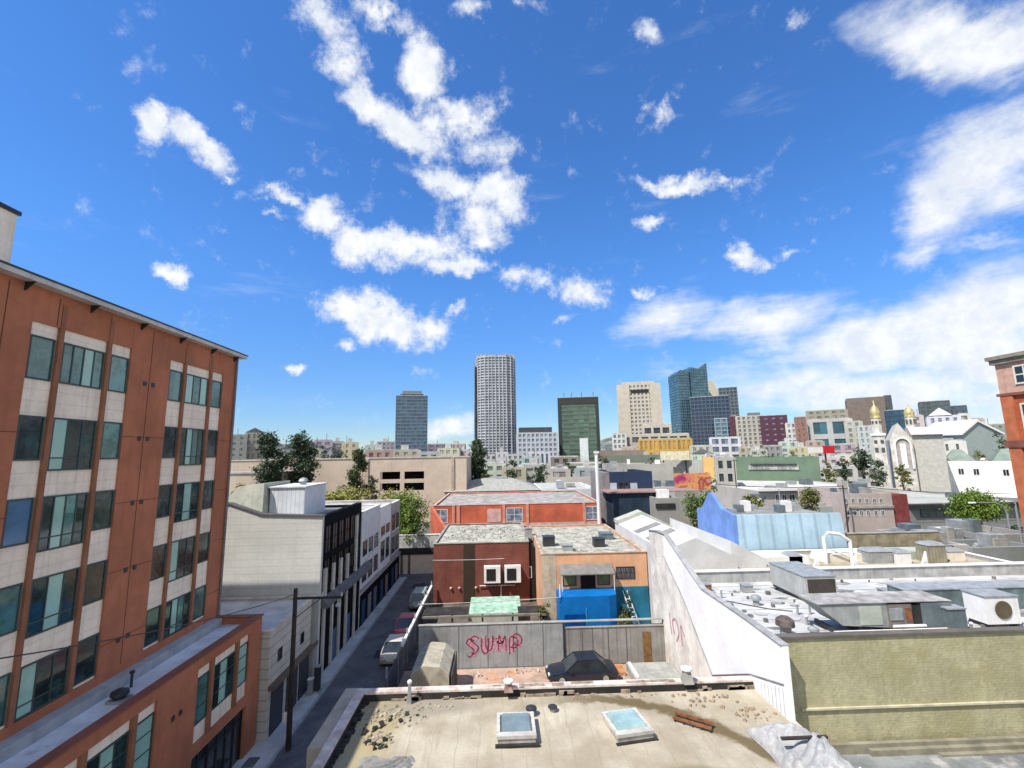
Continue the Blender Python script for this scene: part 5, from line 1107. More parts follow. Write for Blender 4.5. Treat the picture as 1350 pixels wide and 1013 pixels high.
o = bpy.data.objects['black_opening_shed']; build(MB().box(ony(862,665,81.9).x+.3, ony(890,665,81.9).x, 81.85, 81.95, ony(870,671,82).z, ony(870,664,82).z), 'opening', tar, o)
t = thing('white_pole', 'tall thin white pole left of the navy building', 'pole', (ony(788,640,84).x, 83, 0)); xx = ony(788,640,83).x; build(MB().tube([(xx,83,0),(xx,83,ony(788,598,83).z)], .32, 8), 'shaft', white_paint, t); build(MB().box(xx-.4,xx+.4,82.6,83.4,ony(788,598,83).z,ony(788,598,83).z+.4), 'cap', white_paint, t)
# mural
t = thing('mural_wall', 'wall with colourful orange, red and purple spray painted mural', 'wall', (ony(910,632,98).x, 98, 0))
x0, x1, z = span(887, 934, 624, 98); zb = ony(910,646,98).z
mm_, nt, b = nodes_of('spray_mural'); tc = nt.nodes.new('ShaderNodeTexCoord').outputs['Object']
nz = nt.nodes.new('ShaderNodeTexNoise'); nz.inputs['Scale'].default_value = .28; nz.inputs['Detail'].default_value = 3; nt.links.new(tc, nz.inputs['Vector'])
cr = nt.nodes.new('ShaderNodeValToRGB'); e = cr.color_ramp; cols = [(.2,(.10,.02,.18)),(.4,(.35,.03,.12)),(.48,(.60,.20,.12)),(.54,(.65,.33,.10)),(.6,(.30,.02,.02)),(.68,(.55,.25,.2)),(.8,(.15,.2,.1))]
e.elements[0].position = cols[0][0]; e.elements[0].color = (*cols[0][1],1); e.elements[1].position = cols[-1][0]; e.elements[1].color = (*cols[-1][1],1)
for p_, c_ in cols[1:-1]: q = e.elements.new(p_); q.color = (*c_,1)
nt.links.new(nz.outputs['Fac'], cr.inputs[0]); nt.links.new(cr.outputs[0], b.inputs['Base Color']); b.inputs['Roughness'].default_value = .8
build(MB().box(x0,x1,98,98.4,zb,z), 'painted_panel', mm_, t); build(MB().box(x0,x1,98.02,98.4,0,zb-.01), 'masonry', concrete, t); build(MB().box(x0+2,x1-6,98.41,103,0,z+1.2), 'rear_wall', mat('dark_olive_wall', (.12,.13,.10)), t)
t = thing('cream_signboard', 'large blank cream roof sign left of the orange yellow block', 'signboard', (ony(890,602,170).x, 170, 0)); x0, x1, z = span(871, 909, 595, 164); build(MB().box(x0,x1,164,164.5,ony(890,607,164).z,z), 'board', mat('cream_board', (.72,.66,.48)), t); build(MB().box(x0+1,x0+1.4,164.6,165,0,z-1).box(x1-1.4,x1-1,164.6,165,0,z-1), 'post', dark_metal, t)
far('orange_block', 'small orange yellow block right of the cream roof sign', 926, 943, 603, 150, 10, (.62,.40,.15))
t = thing('red_billboard', 'bright red billboard on posts before the teal glass hall', 'billboard', (ony(1092,595,185).x, 185, 0)); x0, x1, z = span(1086, 1101, 588, 185); build(MB().box(x0,x1,185,185.5,ony(1092,598,185).z,z), 'board', mat('billboard_red', (.50,.02,.025), var=.1), t); build(MB().box(x0-6,x0-.05,185,185.5,ony(1092,597,185).z,z-.5), 'side_board', white_paint, t); build(MB().box(x0+1,x0+1.5,185.6,186,0,z-1), 'post', dark_metal, t)
# green long building
D = 136
t, x0, x1, z = far('green_long_building', 'long sage green building with a pale strip of windows', 966, 1077, 603, D, 16, (.13,.19,.13))
build(MB().box(ony(991,615,D).x, ony(1048,615,D).x, D-.3, D-.01, ony(1000,620,D).z, ony(1000,614,D).z), 'window_band', glass('pale_band_glass', (.10,.12,.10), (.45,.45,.42), cell=(2.2,9), amt=1.2), t)
build(MB().box(ony(994,615,D).x, ony(1046,615,D).x, D-.6, D-.31, ony(1000,614,D).z+.01, ony(1000,614,D).z+.4), 'canopy', dark_metal, t)
D = 120
t, x0, x1, z = far('grey_grid_building', 'grey building with rows of small black windows left of the sage green building', 943, 966, 604, D, 12, (.3,.3,.27), (.36,.35,.31), (.03,.035,.035), 2.6, 3.2, 1.0, 1.4, .3)
# long roofs
D = 102
t, x0, x1, z = far('long_white_roof_building', 'long low building with wide weathered white roof and shop windows', 996, 1178, 646, D, 52, (.46,.43,.39), roof=mat('patchy_white_roof', (.58,.57,.53), var=.35, scale=.3, stain=(.3,.3,.28), stain_amt=.6, stain_scale=.15), par=.3)
for a, b in ((998,1003),(1006,1010),(1022,1028),(1031,1037),(1040,1048),(1056,1064),(1100,1112),(1120,1128)):
    window(t, 'S', D, ony(a,655,D).x, ony(b,655,D).x, ony(a,661,D).z, ony(a,652,D).z, black_glass, frame_white, mull=2, fw=.12)
build(MB().box(x0-.3, ony(1060,650,D).x, D-.8, D-.02, ony(1030,647,D).z, ony(1030,643,D).z), 'fascia', white_paint, t)
for k in range(6): xx = x0+6+k*7; build(MB().box(xx,xx+1.8,D+6+(k*7) % 20,D+8+(k*7) % 20,z-.4,z+.6), 'roof_unit', galv, t)
D = 96
t, x0, x1, z = far('shutter_warehouse', 'grey warehouse with ribbed shutters and broad pale roof behind green tree', 1190, 1345, 663, D, 46, (.2,.21,.2), roof=mat('grey_beige_roof', (.42,.42,.38), var=.3, scale=.2, stain=(.28,.27,.24), stain_scale=.12), par=.2)
build(MB().box(x0+2, x0+18, D-.15, D-.01, 1.0, z-1.2), 'shutter', mat('slate_shutters', (.11,.125,.125), board=(1.6,.4), var=.2), t)
build(MB().box(x0-.5,x1+.5,D-1.2,D+.1,z-.55,z-.1), 'eave', tar, t)
D = 84
t, x0, x1, z = far('pinkish_brick_building', 'two storey pinkish building with dark red side near the parking lot', 1110, 1168, 651, D, 14, (.45,.38,.34), roof=grey_roof)
for a in (1113, 1122, 1131, 1140, 1150, 1159):
    for (u, v) in ((664,657),(681,673)): window(t, 'S', D, ony(a,660,D).x, ony(a+5,660,D).x, ony(a,u,D).z, ony(a,v,D).z, black_glass, frame_white, mull=2, fw=.1)
build(MB().box(x1-.02, x1+3.2, D+.3, D+12, 0, z-.3), 'red_side', mat('dark_red_side', (.22,.05,.05), var=.3), t)
build(MB().box(x0, x1, D-.2, D-.01, ony(1130,669,D).z-.2, ony(1130,669,D).z+.2), 'ledge', concrete, t)
far('corner_shed', 'small grey shed with pale front left of the pinkish building', 1066, 1106, 668, 88, 8, (.33,.35,.32))
far('green_kiosk', 'small dark green kiosk in front of the long white roof', 988, 1000, 662, 92, 5, (.1,.16,.12), cat='kiosk')

for k, (p0, p1, pt, D, dep, c_, lb) in enumerate(((1188,1236,708,60,6,(.33,.32,.30),'low grey flat shed left of the others behind the beige wing'),(1232,1282,713,56,6,(.20,.20,.21),'dark grey flat shed in the middle behind the beige wing'),(1278,1352,705,60,7,(.30,.29,.26),'brownish grey flat shed nearest the brick building'),(1200,1258,720,50.5,4.5,(.42,.39,.36),'pale brownish shed with roof boxes close behind the beige wing'),(1262,1350,722,50,4.5,(.25,.27,.26),'greenish grey long shed close behind the beige wing'))):
    far('flat_shed', lb, p0, p1, pt, D, dep, c_, cat='shed', roof=mat('shed_roof_%d' % k, [(.34,.33,.31),(.16,.17,.18),(.30,.28,.27),(.45,.43,.40),(.22,.25,.23)][k], var=.5, scale=.7, stain=(.12,.12,.12), stain_amt=.7, stain_scale=.6, fine=.4))
    x0, x1, z = span(p0, p1, pt, D)
    rubble('roof_clutter', 'mixed scraps and pipes on the '+lb.split(' shed')[0]+' shed roof', [((x0+x1)/2, D+dep/2, (x1-x0)*.42, dep*.4)], 40, .1, .45, mat('shed_clutter', (.32,.32,.31), var=.8, scale=.8), z-.6)
# --- long white house row with green hips
D = 140
t, x0, x1, z = far('white_house_row', 'bright white row of houses with green hipped roofs', 1238, 1330, 608, D, 14, (.78,.77,.74))
for a in (1250, 1270, 1284, 1310, 1322): window(t, 'S', D, ony(a,620,D).x, ony(a+6,620,D).x, ony(a,627,D).z, ony(a,618,D).z, black_glass, frame_white, mull=2, fw=.15)
g_ = mat('sage_green_roof', (.20,.25,.21), var=.2, scale=.4)
for p0, p1 in ((1236,1262),(1256,1285),(1300,1330)):
    a, b = ony(p0,600,D).x, ony(p1,600,D).x; build(MB().hull([(a,D+.5,z+.05),(b,D+.5,z+.05),(b,D+14,z+.05),(a,D+14,z+.05)], [((a+b)/2-1,D+6,z+3.6),((a+b)/2+1,D+6,z+3.6),((a+b)/2+1,D+9,z+3.6),((a+b)/2-1,D+9,z+3.6)]), 'hip_roof', g_, t)
far('white_blank_house', 'bright white blank walled house beside the church arch', 1217, 1247, 607, 138, 12, (.82,.81,.80), cat='house')
D = 165
x0, x1, z = span(1274, 1322, 572, D); t = thing('mint_gabled_house', 'mint green gabled house with white roof edge on the right skyline', 'house', ((x0+x1)/2, D+8, 0))
build(MB().prism_y([(x0,0),(x1,0),(x1,z),((x0+x1)/2-1,z+4.5),(x0,z)], D, D+16), 'wall', mat('mint_wall', (.30,.35,.33), var=.1), t)
xm = (x0+x1)/2-1
build(MB().prism_y([(x0-.8,z-.3),(xm,z+4.5),(xm,z+5.3),(x0-.8,z+.5)], D-.6, D+16.2).prism_y([(x1+1.5,z-.6),(x1+1.5,z+.2),(xm+.01,z+5.3),(xm+.01,z+4.5)], D-.6, D+16.2), 'roof', white_paint, t)
far('white_side_house', 'small white house with two windows left of the mint gabled house', 1243, 1271, 582, 160, 12, (.55,.55,.5), (.60,.59,.54), (.14,.14,.14), 3.5, 4.4, 2.0, 2.0)

# --- church with golden domes
D = 140
xcc = ony(1190,600,D).x; azc = math.atan2(xcc, D)
t = thing('domed_church', 'grey stone church with two golden domed towers and arched gable front', 'church', (xcc, D, 0)); ch = t; t.rotation_euler.z = -azc*.92
stone = mat('grey_church_stone', (.58,.55,.49), var=.3, scale=.5, streak=.25); gold = mat('golden_dome', (.50,.42,.20), rough=.45, var=.3, metal=.3); sage = mat('sage_church_wall', (.44,.43,.38), var=.15)
def X(p): return xcc+(ony(p, 600, D).x-xcc)*math.cos(azc)
def Z(p, q=1185): return ony(q, p, D).z
build(MB().prism_y([(X(1175),0),(X(1205),0),(X(1205),Z(580)),(X(1189),Z(558)),(X(1175),Z(580))], D-1, D+30), 'nave_front', stone, t)
build(MB().box(X(1205)+.01, X(1245), D+1, D+28, 0, Z(574)), 'nave', sage, t)
build(MB().hull([(X(1205)+.01,D,Z(574)),(X(1247),D,Z(574)),(X(1247),D+29,Z(574)),(X(1205)+.01,D+29,Z(574))], [(X(1205)+.01,D+10,Z(563)),(X(1240),D+10,Z(563)),(X(1240),D+20,Z(563)),(X(1205)+.01,D+20,Z(563))]), 'nave_roof', stone, t)
# arch
s = MB(); cxa = (X(1180)+X(1203))/2; ra = (X(1203)-X(1180))/2; zz = Z(587)
pts = [(cxa-ra, Z(618))]+[(cxa+ra*math.cos(a), zz+ra*1.2*math.sin(a)) for a in [PI*(1-k/10) for k in range(11)]]+[(cxa+ra, Z(618))]
inn = [(cxa+(p-cxa)*.8, q if i in (0, len(pts)-1) else zz+(q-zz)*.8) for i, (p, q) in enumerate(pts)]
for k in range(len(pts)-1):
    s.hull([(pts[k][0],D-1.5,pts[k][1]),(pts[k+1][0],D-1.5,pts[k+1][1]),(inn[k+1][0],D-1.5,inn[k+1][1]),(inn[k][0],D-1.5,inn[k][1])], [(pts[k][0],D-1.01,pts[k][1]),(pts[k+1][0],D-1.01,pts[k+1][1]),(inn[k+1][0],D-1.01,inn[k+1][1]),(inn[k][0],D-1.01,inn[k][1])])
build(s, 'arch', white_paint, t)
s = MB(); s.poly([(p, D-1.02, q) for p, q in inn]); build(s, 'arched_window', mat('pinkish_arch_panel', (.40,.34,.31), var=.3, scale=.8), t)
build(MB().box(cxa-.7,cxa+.7,D-1.2,D-1.03,Z(618),Z(585)), 'statue_niche', white_paint, t)
def dome_tower(pc, pw, base_top, dtop, D_, yo):
    w_ = (X(pc+pw/2)-X(pc-pw/2))/2; x = X(pc)+(yo+w_*1.25)/(D/math.cos(azc))*(X(pc)-xcc)
    o = build(MB().box(x-w_*1.15,x+w_*1.15,D+yo,D+yo+w_*2.5,0,Z(574)).prism([(x+w_*math.cos(2*PI*k/8+.39), D+yo+w_*1.25+w_*math.sin(2*PI*k/8+.39)) for k in range(8)], Z(574)+.01, Z(base_top)), 'tower', stone, t)
    s = MB()
    for zt_, zb_ in ((Z(580),Z(584)),(Z(590),Z(596))): s.box(x-w_*.9, x-w_*.3, D+yo-.15, D+yo-.01, zb_, zt_); s.box(x+w_*.3, x+w_*.9, D+yo-.15, D+yo-.01, zb_, zt_)
    for k in range(8): a = 2*PI*k/8; s.box(x+w_*.95*math.cos(a)-.25, x+w_*.95*math.cos(a)+.25, D+yo+w_*1.25+w_*.95*math.sin(a)-.25, D+yo+w_*1.25+w_*.95*math.sin(a)+.25, Z(557), Z(base_top+3))
    build(s, 'belfry_window', mat('dark_belfry', (.08,.08,.08)), o)
    build(MB().box(x-w_*1.4,x+w_*1.4,D+yo-.3,D+yo+w_*2.7,Z(574)+.02,Z(572)+.3), 'cornice', white_paint, o)
    h = Z(dtop)-Z(base_top); c = (x, D+yo+w_*1.25, Z(base_top))
    d = build(MB().lathe(c, [(w_*1.02,0),(w_*1.05,h*.04),(w_*.92,h*.08),(w_*1.0,h*.22),(w_*.97,h*.36),(w_*.82,h*.5),(w_*.52,h*.62),(w_*.22,h*.7),(w_*.18,h*.8),(.05,h)], 16), 'dome', gold, o, smooth=True)
dome_tower(1160, 15, 551, 526, D, -2); dome_tower(1211, 16, 548, 528, D, 14)
far('long_low_wall_building', 'low grey white building with dark openings before the church', 1078, 1216, 616, 160, 5, (.4,.4,.37), (.44,.43,.39), (.10,.10,.09), 3.1, 3.6, 1.5, 1.5)

# --- right orange brick building
XR = 55.0
t = thing('red_brick_building', 'tall orange red brick building with stone cornice at the right edge', 'building', (70, 40, 0))
p = onx(1314, 490, XR); YR = p.y; ZTR = 25.0
rbk = brick('orange_red_brick', rgb(176,92,60), rgb(160,78,50), rgb(150,110,90), .6, .2, .4)
build(MB().box(XR, XR+30, YR-26, YR, 0, ZTR-3.6), 'wall', rbk, t)
build(MB().box(XR-.05, XR+30, YR-26, YR+.05, ZTR-3.599, ZTR-.4), 'attic', mat('salmon_terracotta', (.55,.33,.25), var=.2, streak=.2), t)
build(MB().box(XR-.35, XR+30, YR-26, YR+.35, ZTR-.399, ZTR+.1).box(XR-.55, XR+30, YR-26, YR+.55, ZTR+.101, ZTR+.5), 'cornice', mat('grey_brown_cornice', (.26,.23,.18), var=.3), t)
build(MB().box(XR-.3, XR+30, YR-26, YR+.3, ZTR-9.4, ZTR-8.7).box(XR-.25, XR+30, YR-26, YR+.25, ZTR-3.9, ZTR-3.61), 'string_course', mat('dark_red_course', (.22,.08,.06)), t)
for y in (YR-.02, YR-4.2, YR-8.4, YR-12.6):
    for za, zb2 in ((0, ZTR-9.41), (ZTR-8.69, ZTR-3.95)): build(MB().box(XR-.2, XR-.001, y-1.2, y, za, zb2), 'pilaster', mat('bright_orange_pilaster', (.46,.14,.06), var=.2, streak=.2), t)
for y in (YR-4.1, YR-8.3, YR-12.5):
    for z_ in (ZTR-2.8, ZTR-7.6, ZTR-12.6, ZTR-16.6): window(t, 'W', XR-(.05 if z_ > ZTR-3 else 0), y+.5, y+2.4, z_, z_+(2.0 if z_ > ZTR-3 else 2.8), black_glass, cream, mull=2, rails=(.5,), fw=.16, proud=.12)

# ================================================================ TREES
def tree(name, label, x, y, h, r, crown_z, m, nclump=60, leaf_s=.3, per=34, squash=1.0, seed=1, cat='tree', z0=0, group=None, lobes=4):
    rg = random.Random(seed); t = thing(name, label, cat, (x, y, z0), group)
    tr = MB(); tops = []
    tr.tube([(x,y,z0),(x+.1,y,z0+(crown_z+h)*.25),(x-.1,y,z0+crown_z)], r*.09+.1, 8, r*.06+.06)
    cz = z0+(crown_z+h)/2; rz = (h-crown_z)/2
    if squash > 1:   # tall crowns: lobes stacked up the stem
        lob = [(x+rg.uniform(-.45,.45)*r*(1.1-.6*k/lobes), y+rg.uniform(-.4,.4)*r, cz+rz*(-.85+1.6*k/max(1,lobes-1)), rg.uniform(.5,.75)*(1.1-.45*k/lobes)) for k in range(lobes)]
    else: lob = [(x+rg.uniform(-.5,.5)*r, y+rg.uniform(-.5,.5)*r, cz+rg.uniform(-.6,.6)*rz, rg.uniform(.45,.7)) for _ in range(lobes)]+[(x, y, cz+rz*.35, .6)]
    zl = .38 if squash > 1 else 1.1; rz_ = (h-crown_z)/2
    for (lx, ly, lz, lr) in lob: tr.tube([(x,y,z0+crown_z*.85),((x+lx)/2,(y+ly)/2,(z0+crown_z+lz)/2),(lx,ly,lz)], r*.05+.04, 5, .03)
    build(tr, 'trunk', mat('bark', (.09,.065,.045), var=.4, scale=3), t)
    cr_ = MB()
    for k in range(nclump):
        (lx, ly, lz, lr) = lob[k % len(lob)]
        a, b = rg.uniform(0, 2*PI), math.acos(rg.uniform(-1, 1)); q = rg.uniform(.55, 1.08)
        c = Vector((lx+math.sin(b)*math.cos(a)*r*lr*q, ly+math.sin(b)*math.sin(a)*r*lr*q, lz+math.cos(b)*rz_*lr*q*zl)); cs = rg.uniform(.12,.28)*r+.1
        leaf_k = .78
        for j in range(int(per*1.5)):
            p = c+Vector((rg.gauss(0,1), rg.gauss(0,1), rg.gauss(0,.8)))*cs*.6
            u = Vector((rg.gauss(0,1), rg.gauss(0,1), rg.gauss(0,1))).normalized(); v = u.orthogonal().normalized()
            s_ = leaf_s*leaf_k*rg.uniform(.5,1.3); w_ = u.cross(v)
            cr_.poly([p-v*s_, p+w_*s_*.6, p+v*s_, p-w_*s_*.6])
    build(cr_, 'crown', m, t); return t
lf_dk = leaf('dark_eucalyptus_leaves', (.018,.032,.016), (.05,.075,.035)); lf_gr = leaf('fresh_green_leaves', (.05,.10,.015), (.14,.20,.03)); lf_yl = leaf('yellow_green_leaves', (.14,.15,.03), (.30,.28,.08)); lf_ol = leaf('olive_leaves', (.06,.07,.02), (.17,.17,.05))
def at(px, D): return ony(px, 600, D).x
def hz_(px, py, D): return ony(px, py, D).z
TR = 'dark trees before the tan wall'
tree('eucalyptus_tree', 'tall dark eucalyptus, left one of the pair before the tan wall', at(356,98), 98, hz_(356,567,98), 3.7, 3, lf_dk, 190, .34, 34, 1.2, 2, group=TR, lobes=8)
tree('eucalyptus_tree', 'tall dark eucalyptus, right one of the pair before the tan wall', at(398,102), 102, hz_(398,569,102), 4.2, 4, lf_dk, 190, .34, 34, 1.2, 3, group=TR, lobes=8)
tree('slender_dark_tree', 'slender dark green tree left of the parking openings', at(472,100), 100, hz_(472,590,100), 2.2, 4, leaf('mid_dark_leaves', (.03,.05,.02), (.09,.11,.04)), 140, .3, 34, 1.2, 4, group=TR, lobes=7)
tree('small_conifer', 'small dark conifer beside the slender dark tree', at(491,96), 96, hz_(491,631,96), 1.3, 2, lf_dk, 40, .25, 30, 1, 5, group=TR)
tree('cypress_tree', 'dark cypress at the right end of the tan parking structure', at(627,134), 134, hz_(627,578,134), 3.9, 1, lf_dk, 170, .38, 36, 1.2, 6, group=TR, lobes=8)
tree('street_tree', 'bright green leafy tree at the end of the alley', at(546,69), 69, hz_(546,650,69), 3.0, 3.6, lf_gr, 110, .22, 36, 1, 8, lobes=6)
tree('street_tree', 'yellow green tree tops behind the white roofs of the street row', at(522,76), 76, hz_(522,645,76), 3.2, 4.5, lf_yl, 70, .25, 30, 1, 9)
tree('yellow_shrub_tree', 'pale yellow green bushy tree behind the ribbed metal enclosure', at(440,72), 72, hz_(440,645,72), 3.4, 6, lf_yl, 70, .25, 30, 1, 10, lobes=6)
tree('yellow_shrub_tree', 'yellow green tree between ribbed enclosure and slender dark tree', at(462,78), 78, hz_(462,643,78), 3.2, 6, lf_yl, 70, .25, 30, 1, 11, lobes=6)
tree('yellow_shrub_tree', 'small yellow green tree beside the orange building left of the sloping lean-to', at(318,60), 60, hz_(318,640,60), 1.8, 8, lf_yl, 50, .2, 30, 1, 12)
tree('green_shade_tree', 'broad bright green tree before the grey shutter warehouse', at(1276,80), 80, hz_(1276,652,80), 4.2, 3, lf_gr, 150, .26, 38, 1, 13, lobes=7)
tree('olive_tree', 'small olive green tree left of the pinkish building', at(1064,84), 84, hz_(1064,642,84), 1.9, 3, lf_ol, 60, .22, 32, 1, 14)
tree('green_bush_tree', 'green bushy tree under the mural', at(908,78), 78, hz_(908,648,78), 2.6, 2.5, leaf('moss_leaves', (.05,.08,.02), (.14,.19,.06)), 70, .24, 32, 1, 15)
tree('dark_tree', 'small dark tree behind the hipped hall', at(712,140), 140, hz_(712,612,140), 2.6, 3, lf_dk, 40, .35, 28, 1, 16)
tree('dark_tree', 'low dark tree beside the church front', at(1136,150), 150, hz_(1136,593,150), 3.4, 2, lf_dk, 40, .4, 28, 1, 17)
tree('dark_tree', 'dark tree behind the mint gabled house', at(1330,150), 150, hz_(1330,575,150), 4, 2, lf_dk, 40, .4, 28, 1, 18)
tree('dark_tree', 'dark green tree before the grey brown flats', at(748,165), 165, hz_(748,610,165), 3, 2, lf_dk, 40, .4, 28, 1, 19)
tree('dark_tree', 'dark tree in the parking lot at the right edge', at(1325,66), 66, hz_(1325,700,66), 1.8, 1, lf_dk, 50, .25, 28, 1, 20)
tree('olive_tree', 'small olive tree above the mural wall', at(948,130), 130, hz_(948,612,130), 2, 3, lf_ol, 40, .35, 28, 1, 22)
tree('dark_tree', 'row end dark tree before the white row of houses', at(1290,146), 146, hz_(1290,594,146), 3, 2, lf_ol, 40, .4, 26, 1, 23)
for k, (x, y, h, r, lb, m_) in enumerate(((11.3,43.2,2.9,.7,'dark potted shrub beside the white ladder',lf_dk),(10.9,42.3,1.9,.5,'small olive shrub beside the blue enclosure',lf_ol),(3.9,43.9,2.2,.6,'small olive shrub left of the blue enclosure',lf_ol))):
    tree('shrub', lb, x, y, h, r, .4, m_, 30, .1, 26, 1, 30+k, cat='shrub')

r_ = random.Random(77)
for k, (px, D, py, rr, m_, lb) in enumerate(((1088,131,606,2.2,lf_ol,'small olive tree before the red billboard'),(1110,130,607,2.0,lf_dk,'small dark tree right of the red billboard'),(1150,131,606,2.4,lf_dk,'dark tree below the left golden dome'),(1185,131,612,1.8,lf_ol,'small olive tree below the church arch'),(1010,150,597,3,lf_dk,'dark tree above the sage green building'),(1045,150,596,3,lf_ol,'olive tree above the right half of the sage green building'),
    (860,150,603,2.4,lf_dk,'dark tree left of the cream roof sign'),(925,110,628,2.2,lf_ol,'olive tree right beside the mural'),(425,125,585,3,lf_dk,'dark tree top above the tan wall right of the eucalyptus pair'),(445,128,588,3,lf_dk,'second dark tree top above the tan wall before the slender tree'),(675,140,606,2.5,lf_dk,'dark tree at the foot of the tallest tower'),(795,170,600,3,lf_dk,'dark tree left of the concrete tower'),(985,88,655,1.4,lf_ol,'little olive tree before the long white roof'),(1180,88,690,1.4,lf_dk,'dark shrubby tree beside the dark red side'))):
    tree('small_tree', lb, at(px,D), D, hz_(px,py,D), rr, hz_(px,py,D)*.3, m_, 34, .34, 22, 1, 50+k)
# ================================================================ WIRES, LAMPS, POLES
def wire(name, label, pts, r=.02, m=dark_metal, sag=.3, cat='cable'):
    s = MB(); (a, b) = (Vector(pts[0]), Vector(pts[-1])); n = 14
    s.tube([a.lerp(b, k/n)-Vector((0,0,sag*4*(k/n)*(1-k/n))) for k in range(n+1)], r, 5)
    o = build(s, name, m, at=tuple(a)); return tag(o, label, cat, None)
wm_ = mat('pale_cable', (.5,.5,.48))
wire('power_line', 'pale service cable crossing in front of the brown siding', [(-7.0,50,5.0),(.5,50,5.0)], .03, wm_, .05)
wire('power_line', 'pale service cable crossing below the brown building over the dark carport', [(-7.2,42.5,3.0),(5.1,42.0,3.4)], .03, wm_, .08)
wire('power_line', 'black cable from the crossarm to the far street buildings', [(-9.4,28.1,7.95),(-13.0,60,9.0)], .02, dark_metal, .5)
wire('power_line', 'long black cable passing along the orange facade', [(-11.9,28.1,8.1),(-13.0,6,13.0)], .02, dark_metal, .5)
wire('power_line', 'long black cable over the long white roof at right', [(40,84,9.6),(62,82,9.0)], .06, dark_metal, .4)
wire('power_line', 'black cable from the street lamp over the parking lot', [(62,78,9.2),(84,74,8.0)], .05, dark_metal, .4)
t = thing('street_lamp', 'grey curved street lamp over the parking lot near the brick building', 'street lamp', (72, 64, 0))
build(MB().tube([(71.5,64,0),(71.5,64,6.2),(71.2,64,7.2),(70.0,64,7.8),(67,64,7.9)], .12, 8, .06), 'pole', galv, t); build(MB().hull([(66.2,63.85,7.8),(67.1,63.85,7.8),(67.1,64.15,7.8),(66.2,64.15,7.8)], [(66.3,63.9,7.98),(67.1,63.9,7.98),(67.1,64.1,7.98),(66.3,64.1,7.98)]), 'lamp_head', white_paint, t)
for k, (px, D, py, lb) in enumerate(((1106,82,640,'thin pole at the left corner of the pinkish building'),(1022,92,645,'thin pole before the shop windows of the long white roof'),(967,112,605,'thin pole at the left end of the sage green building'),(1327,60,660,'pale pole beside the right brick building'))):
    t = thing('utility_pole', lb, 'utility pole', (at(px,D), D, 0)); h = hz_(px, py, D); x = at(px, D)
    build(MB().tube([(x,D,0),(x,D,h)], .14, 6, .1), 'pole', galv if k % 2 else wood, t); build(MB().box(x-.9,x+.9,D-.06,D+.06,h-.6,h-.45), 'crossarm', wood, t)
# ================================================================ SKY, SUN, CAMERA
SUNV = Vector((.55, .42, -1.0)).normalized()     # direction the light travels
world = bpy.data.worlds.new('World'); bpy.context.scene.world = world; world.use_nodes = True
nt = world.node_tree; nt.nodes.clear()
out = nt.nodes.new('ShaderNodeOutputWorld')
sky = nt.nodes.new('ShaderNodeTexSky'); sky.sky_type = 'NISHITA'; sky.sun_disc = False
elev = math.asin(-SUNV.z); az = math.atan2(-SUNV.x, -SUNV.y)      # azimuth of the sun measured from +Y toward +X
sky.sun_elevation = elev; sky.sun_rotation = az; sky.air_density = 1.0; sky.dust_density = .0; sky.ozone_density = 3.0; sky.altitude = 20
el_ = nt.nodes.new('ShaderNodeSeparateXYZ'); nt.links.new(nt.nodes.new('ShaderNodeTexCoord').outputs['Generated'], el_.inputs[0])
hs = nt.nodes.new('ShaderNodeHueSaturation'); hs.inputs['Saturation'].default_value = SAT; hs.inputs['Value'].default_value = 1.0; hs.inputs['Hue'].default_value = HUE
tint = nt.nodes.new('ShaderNodeMix'); tint.data_type = 'RGBA'; tint.blend_type = 'MULTIPLY'; tint.inputs[0].default_value = 1; nt.links.new(mix(nt, ramp(nt, el_.outputs['Z'], -.05, .42), HTINT, TINT), tint.inputs[7]); nt.links.new(sky.outputs[0], tint.inputs[6]); nt.links.new(tint.outputs[2], hs.inputs['Color'])
bg1 = nt.nodes.new('ShaderNodeBackground'); bg1.inputs['Strength'].default_value = SKY; nt.links.new(hs.outputs[0], bg1.inputs['Color'])
tc = nt.nodes.new('ShaderNodeTexCoord').outputs['Generated']
def vnoise(scale, detail, rough, src=None):
    n = nt.nodes.new('ShaderNodeTexNoise'); n.inputs['Scale'].default_value = scale; n.inputs['Detail'].default_value = detail; n.inputs['Roughness'].default_value = rough
    nt.links.new(src or tc, n.inputs['Vector']); return n
def vm(op, a, b):
    n = nt.nodes.new('ShaderNodeVectorMath'); n.operation = op
    for i, v in enumerate((a, b)):
        if isinstance(v, tuple): n.inputs[i].default_value = v
        elif isinstance(v, (int, float)): n.inputs['Scale'].default_value = v
        else: nt.links.new(v, n.inputs[i])
    return n.outputs[0]
warp = vm('SCALE', vm('SUBTRACT', vnoise(6.0, 8, .65).outputs['Color'], (.5,.5,.5)), .15)
dw = vm('ADD', tc, warp)
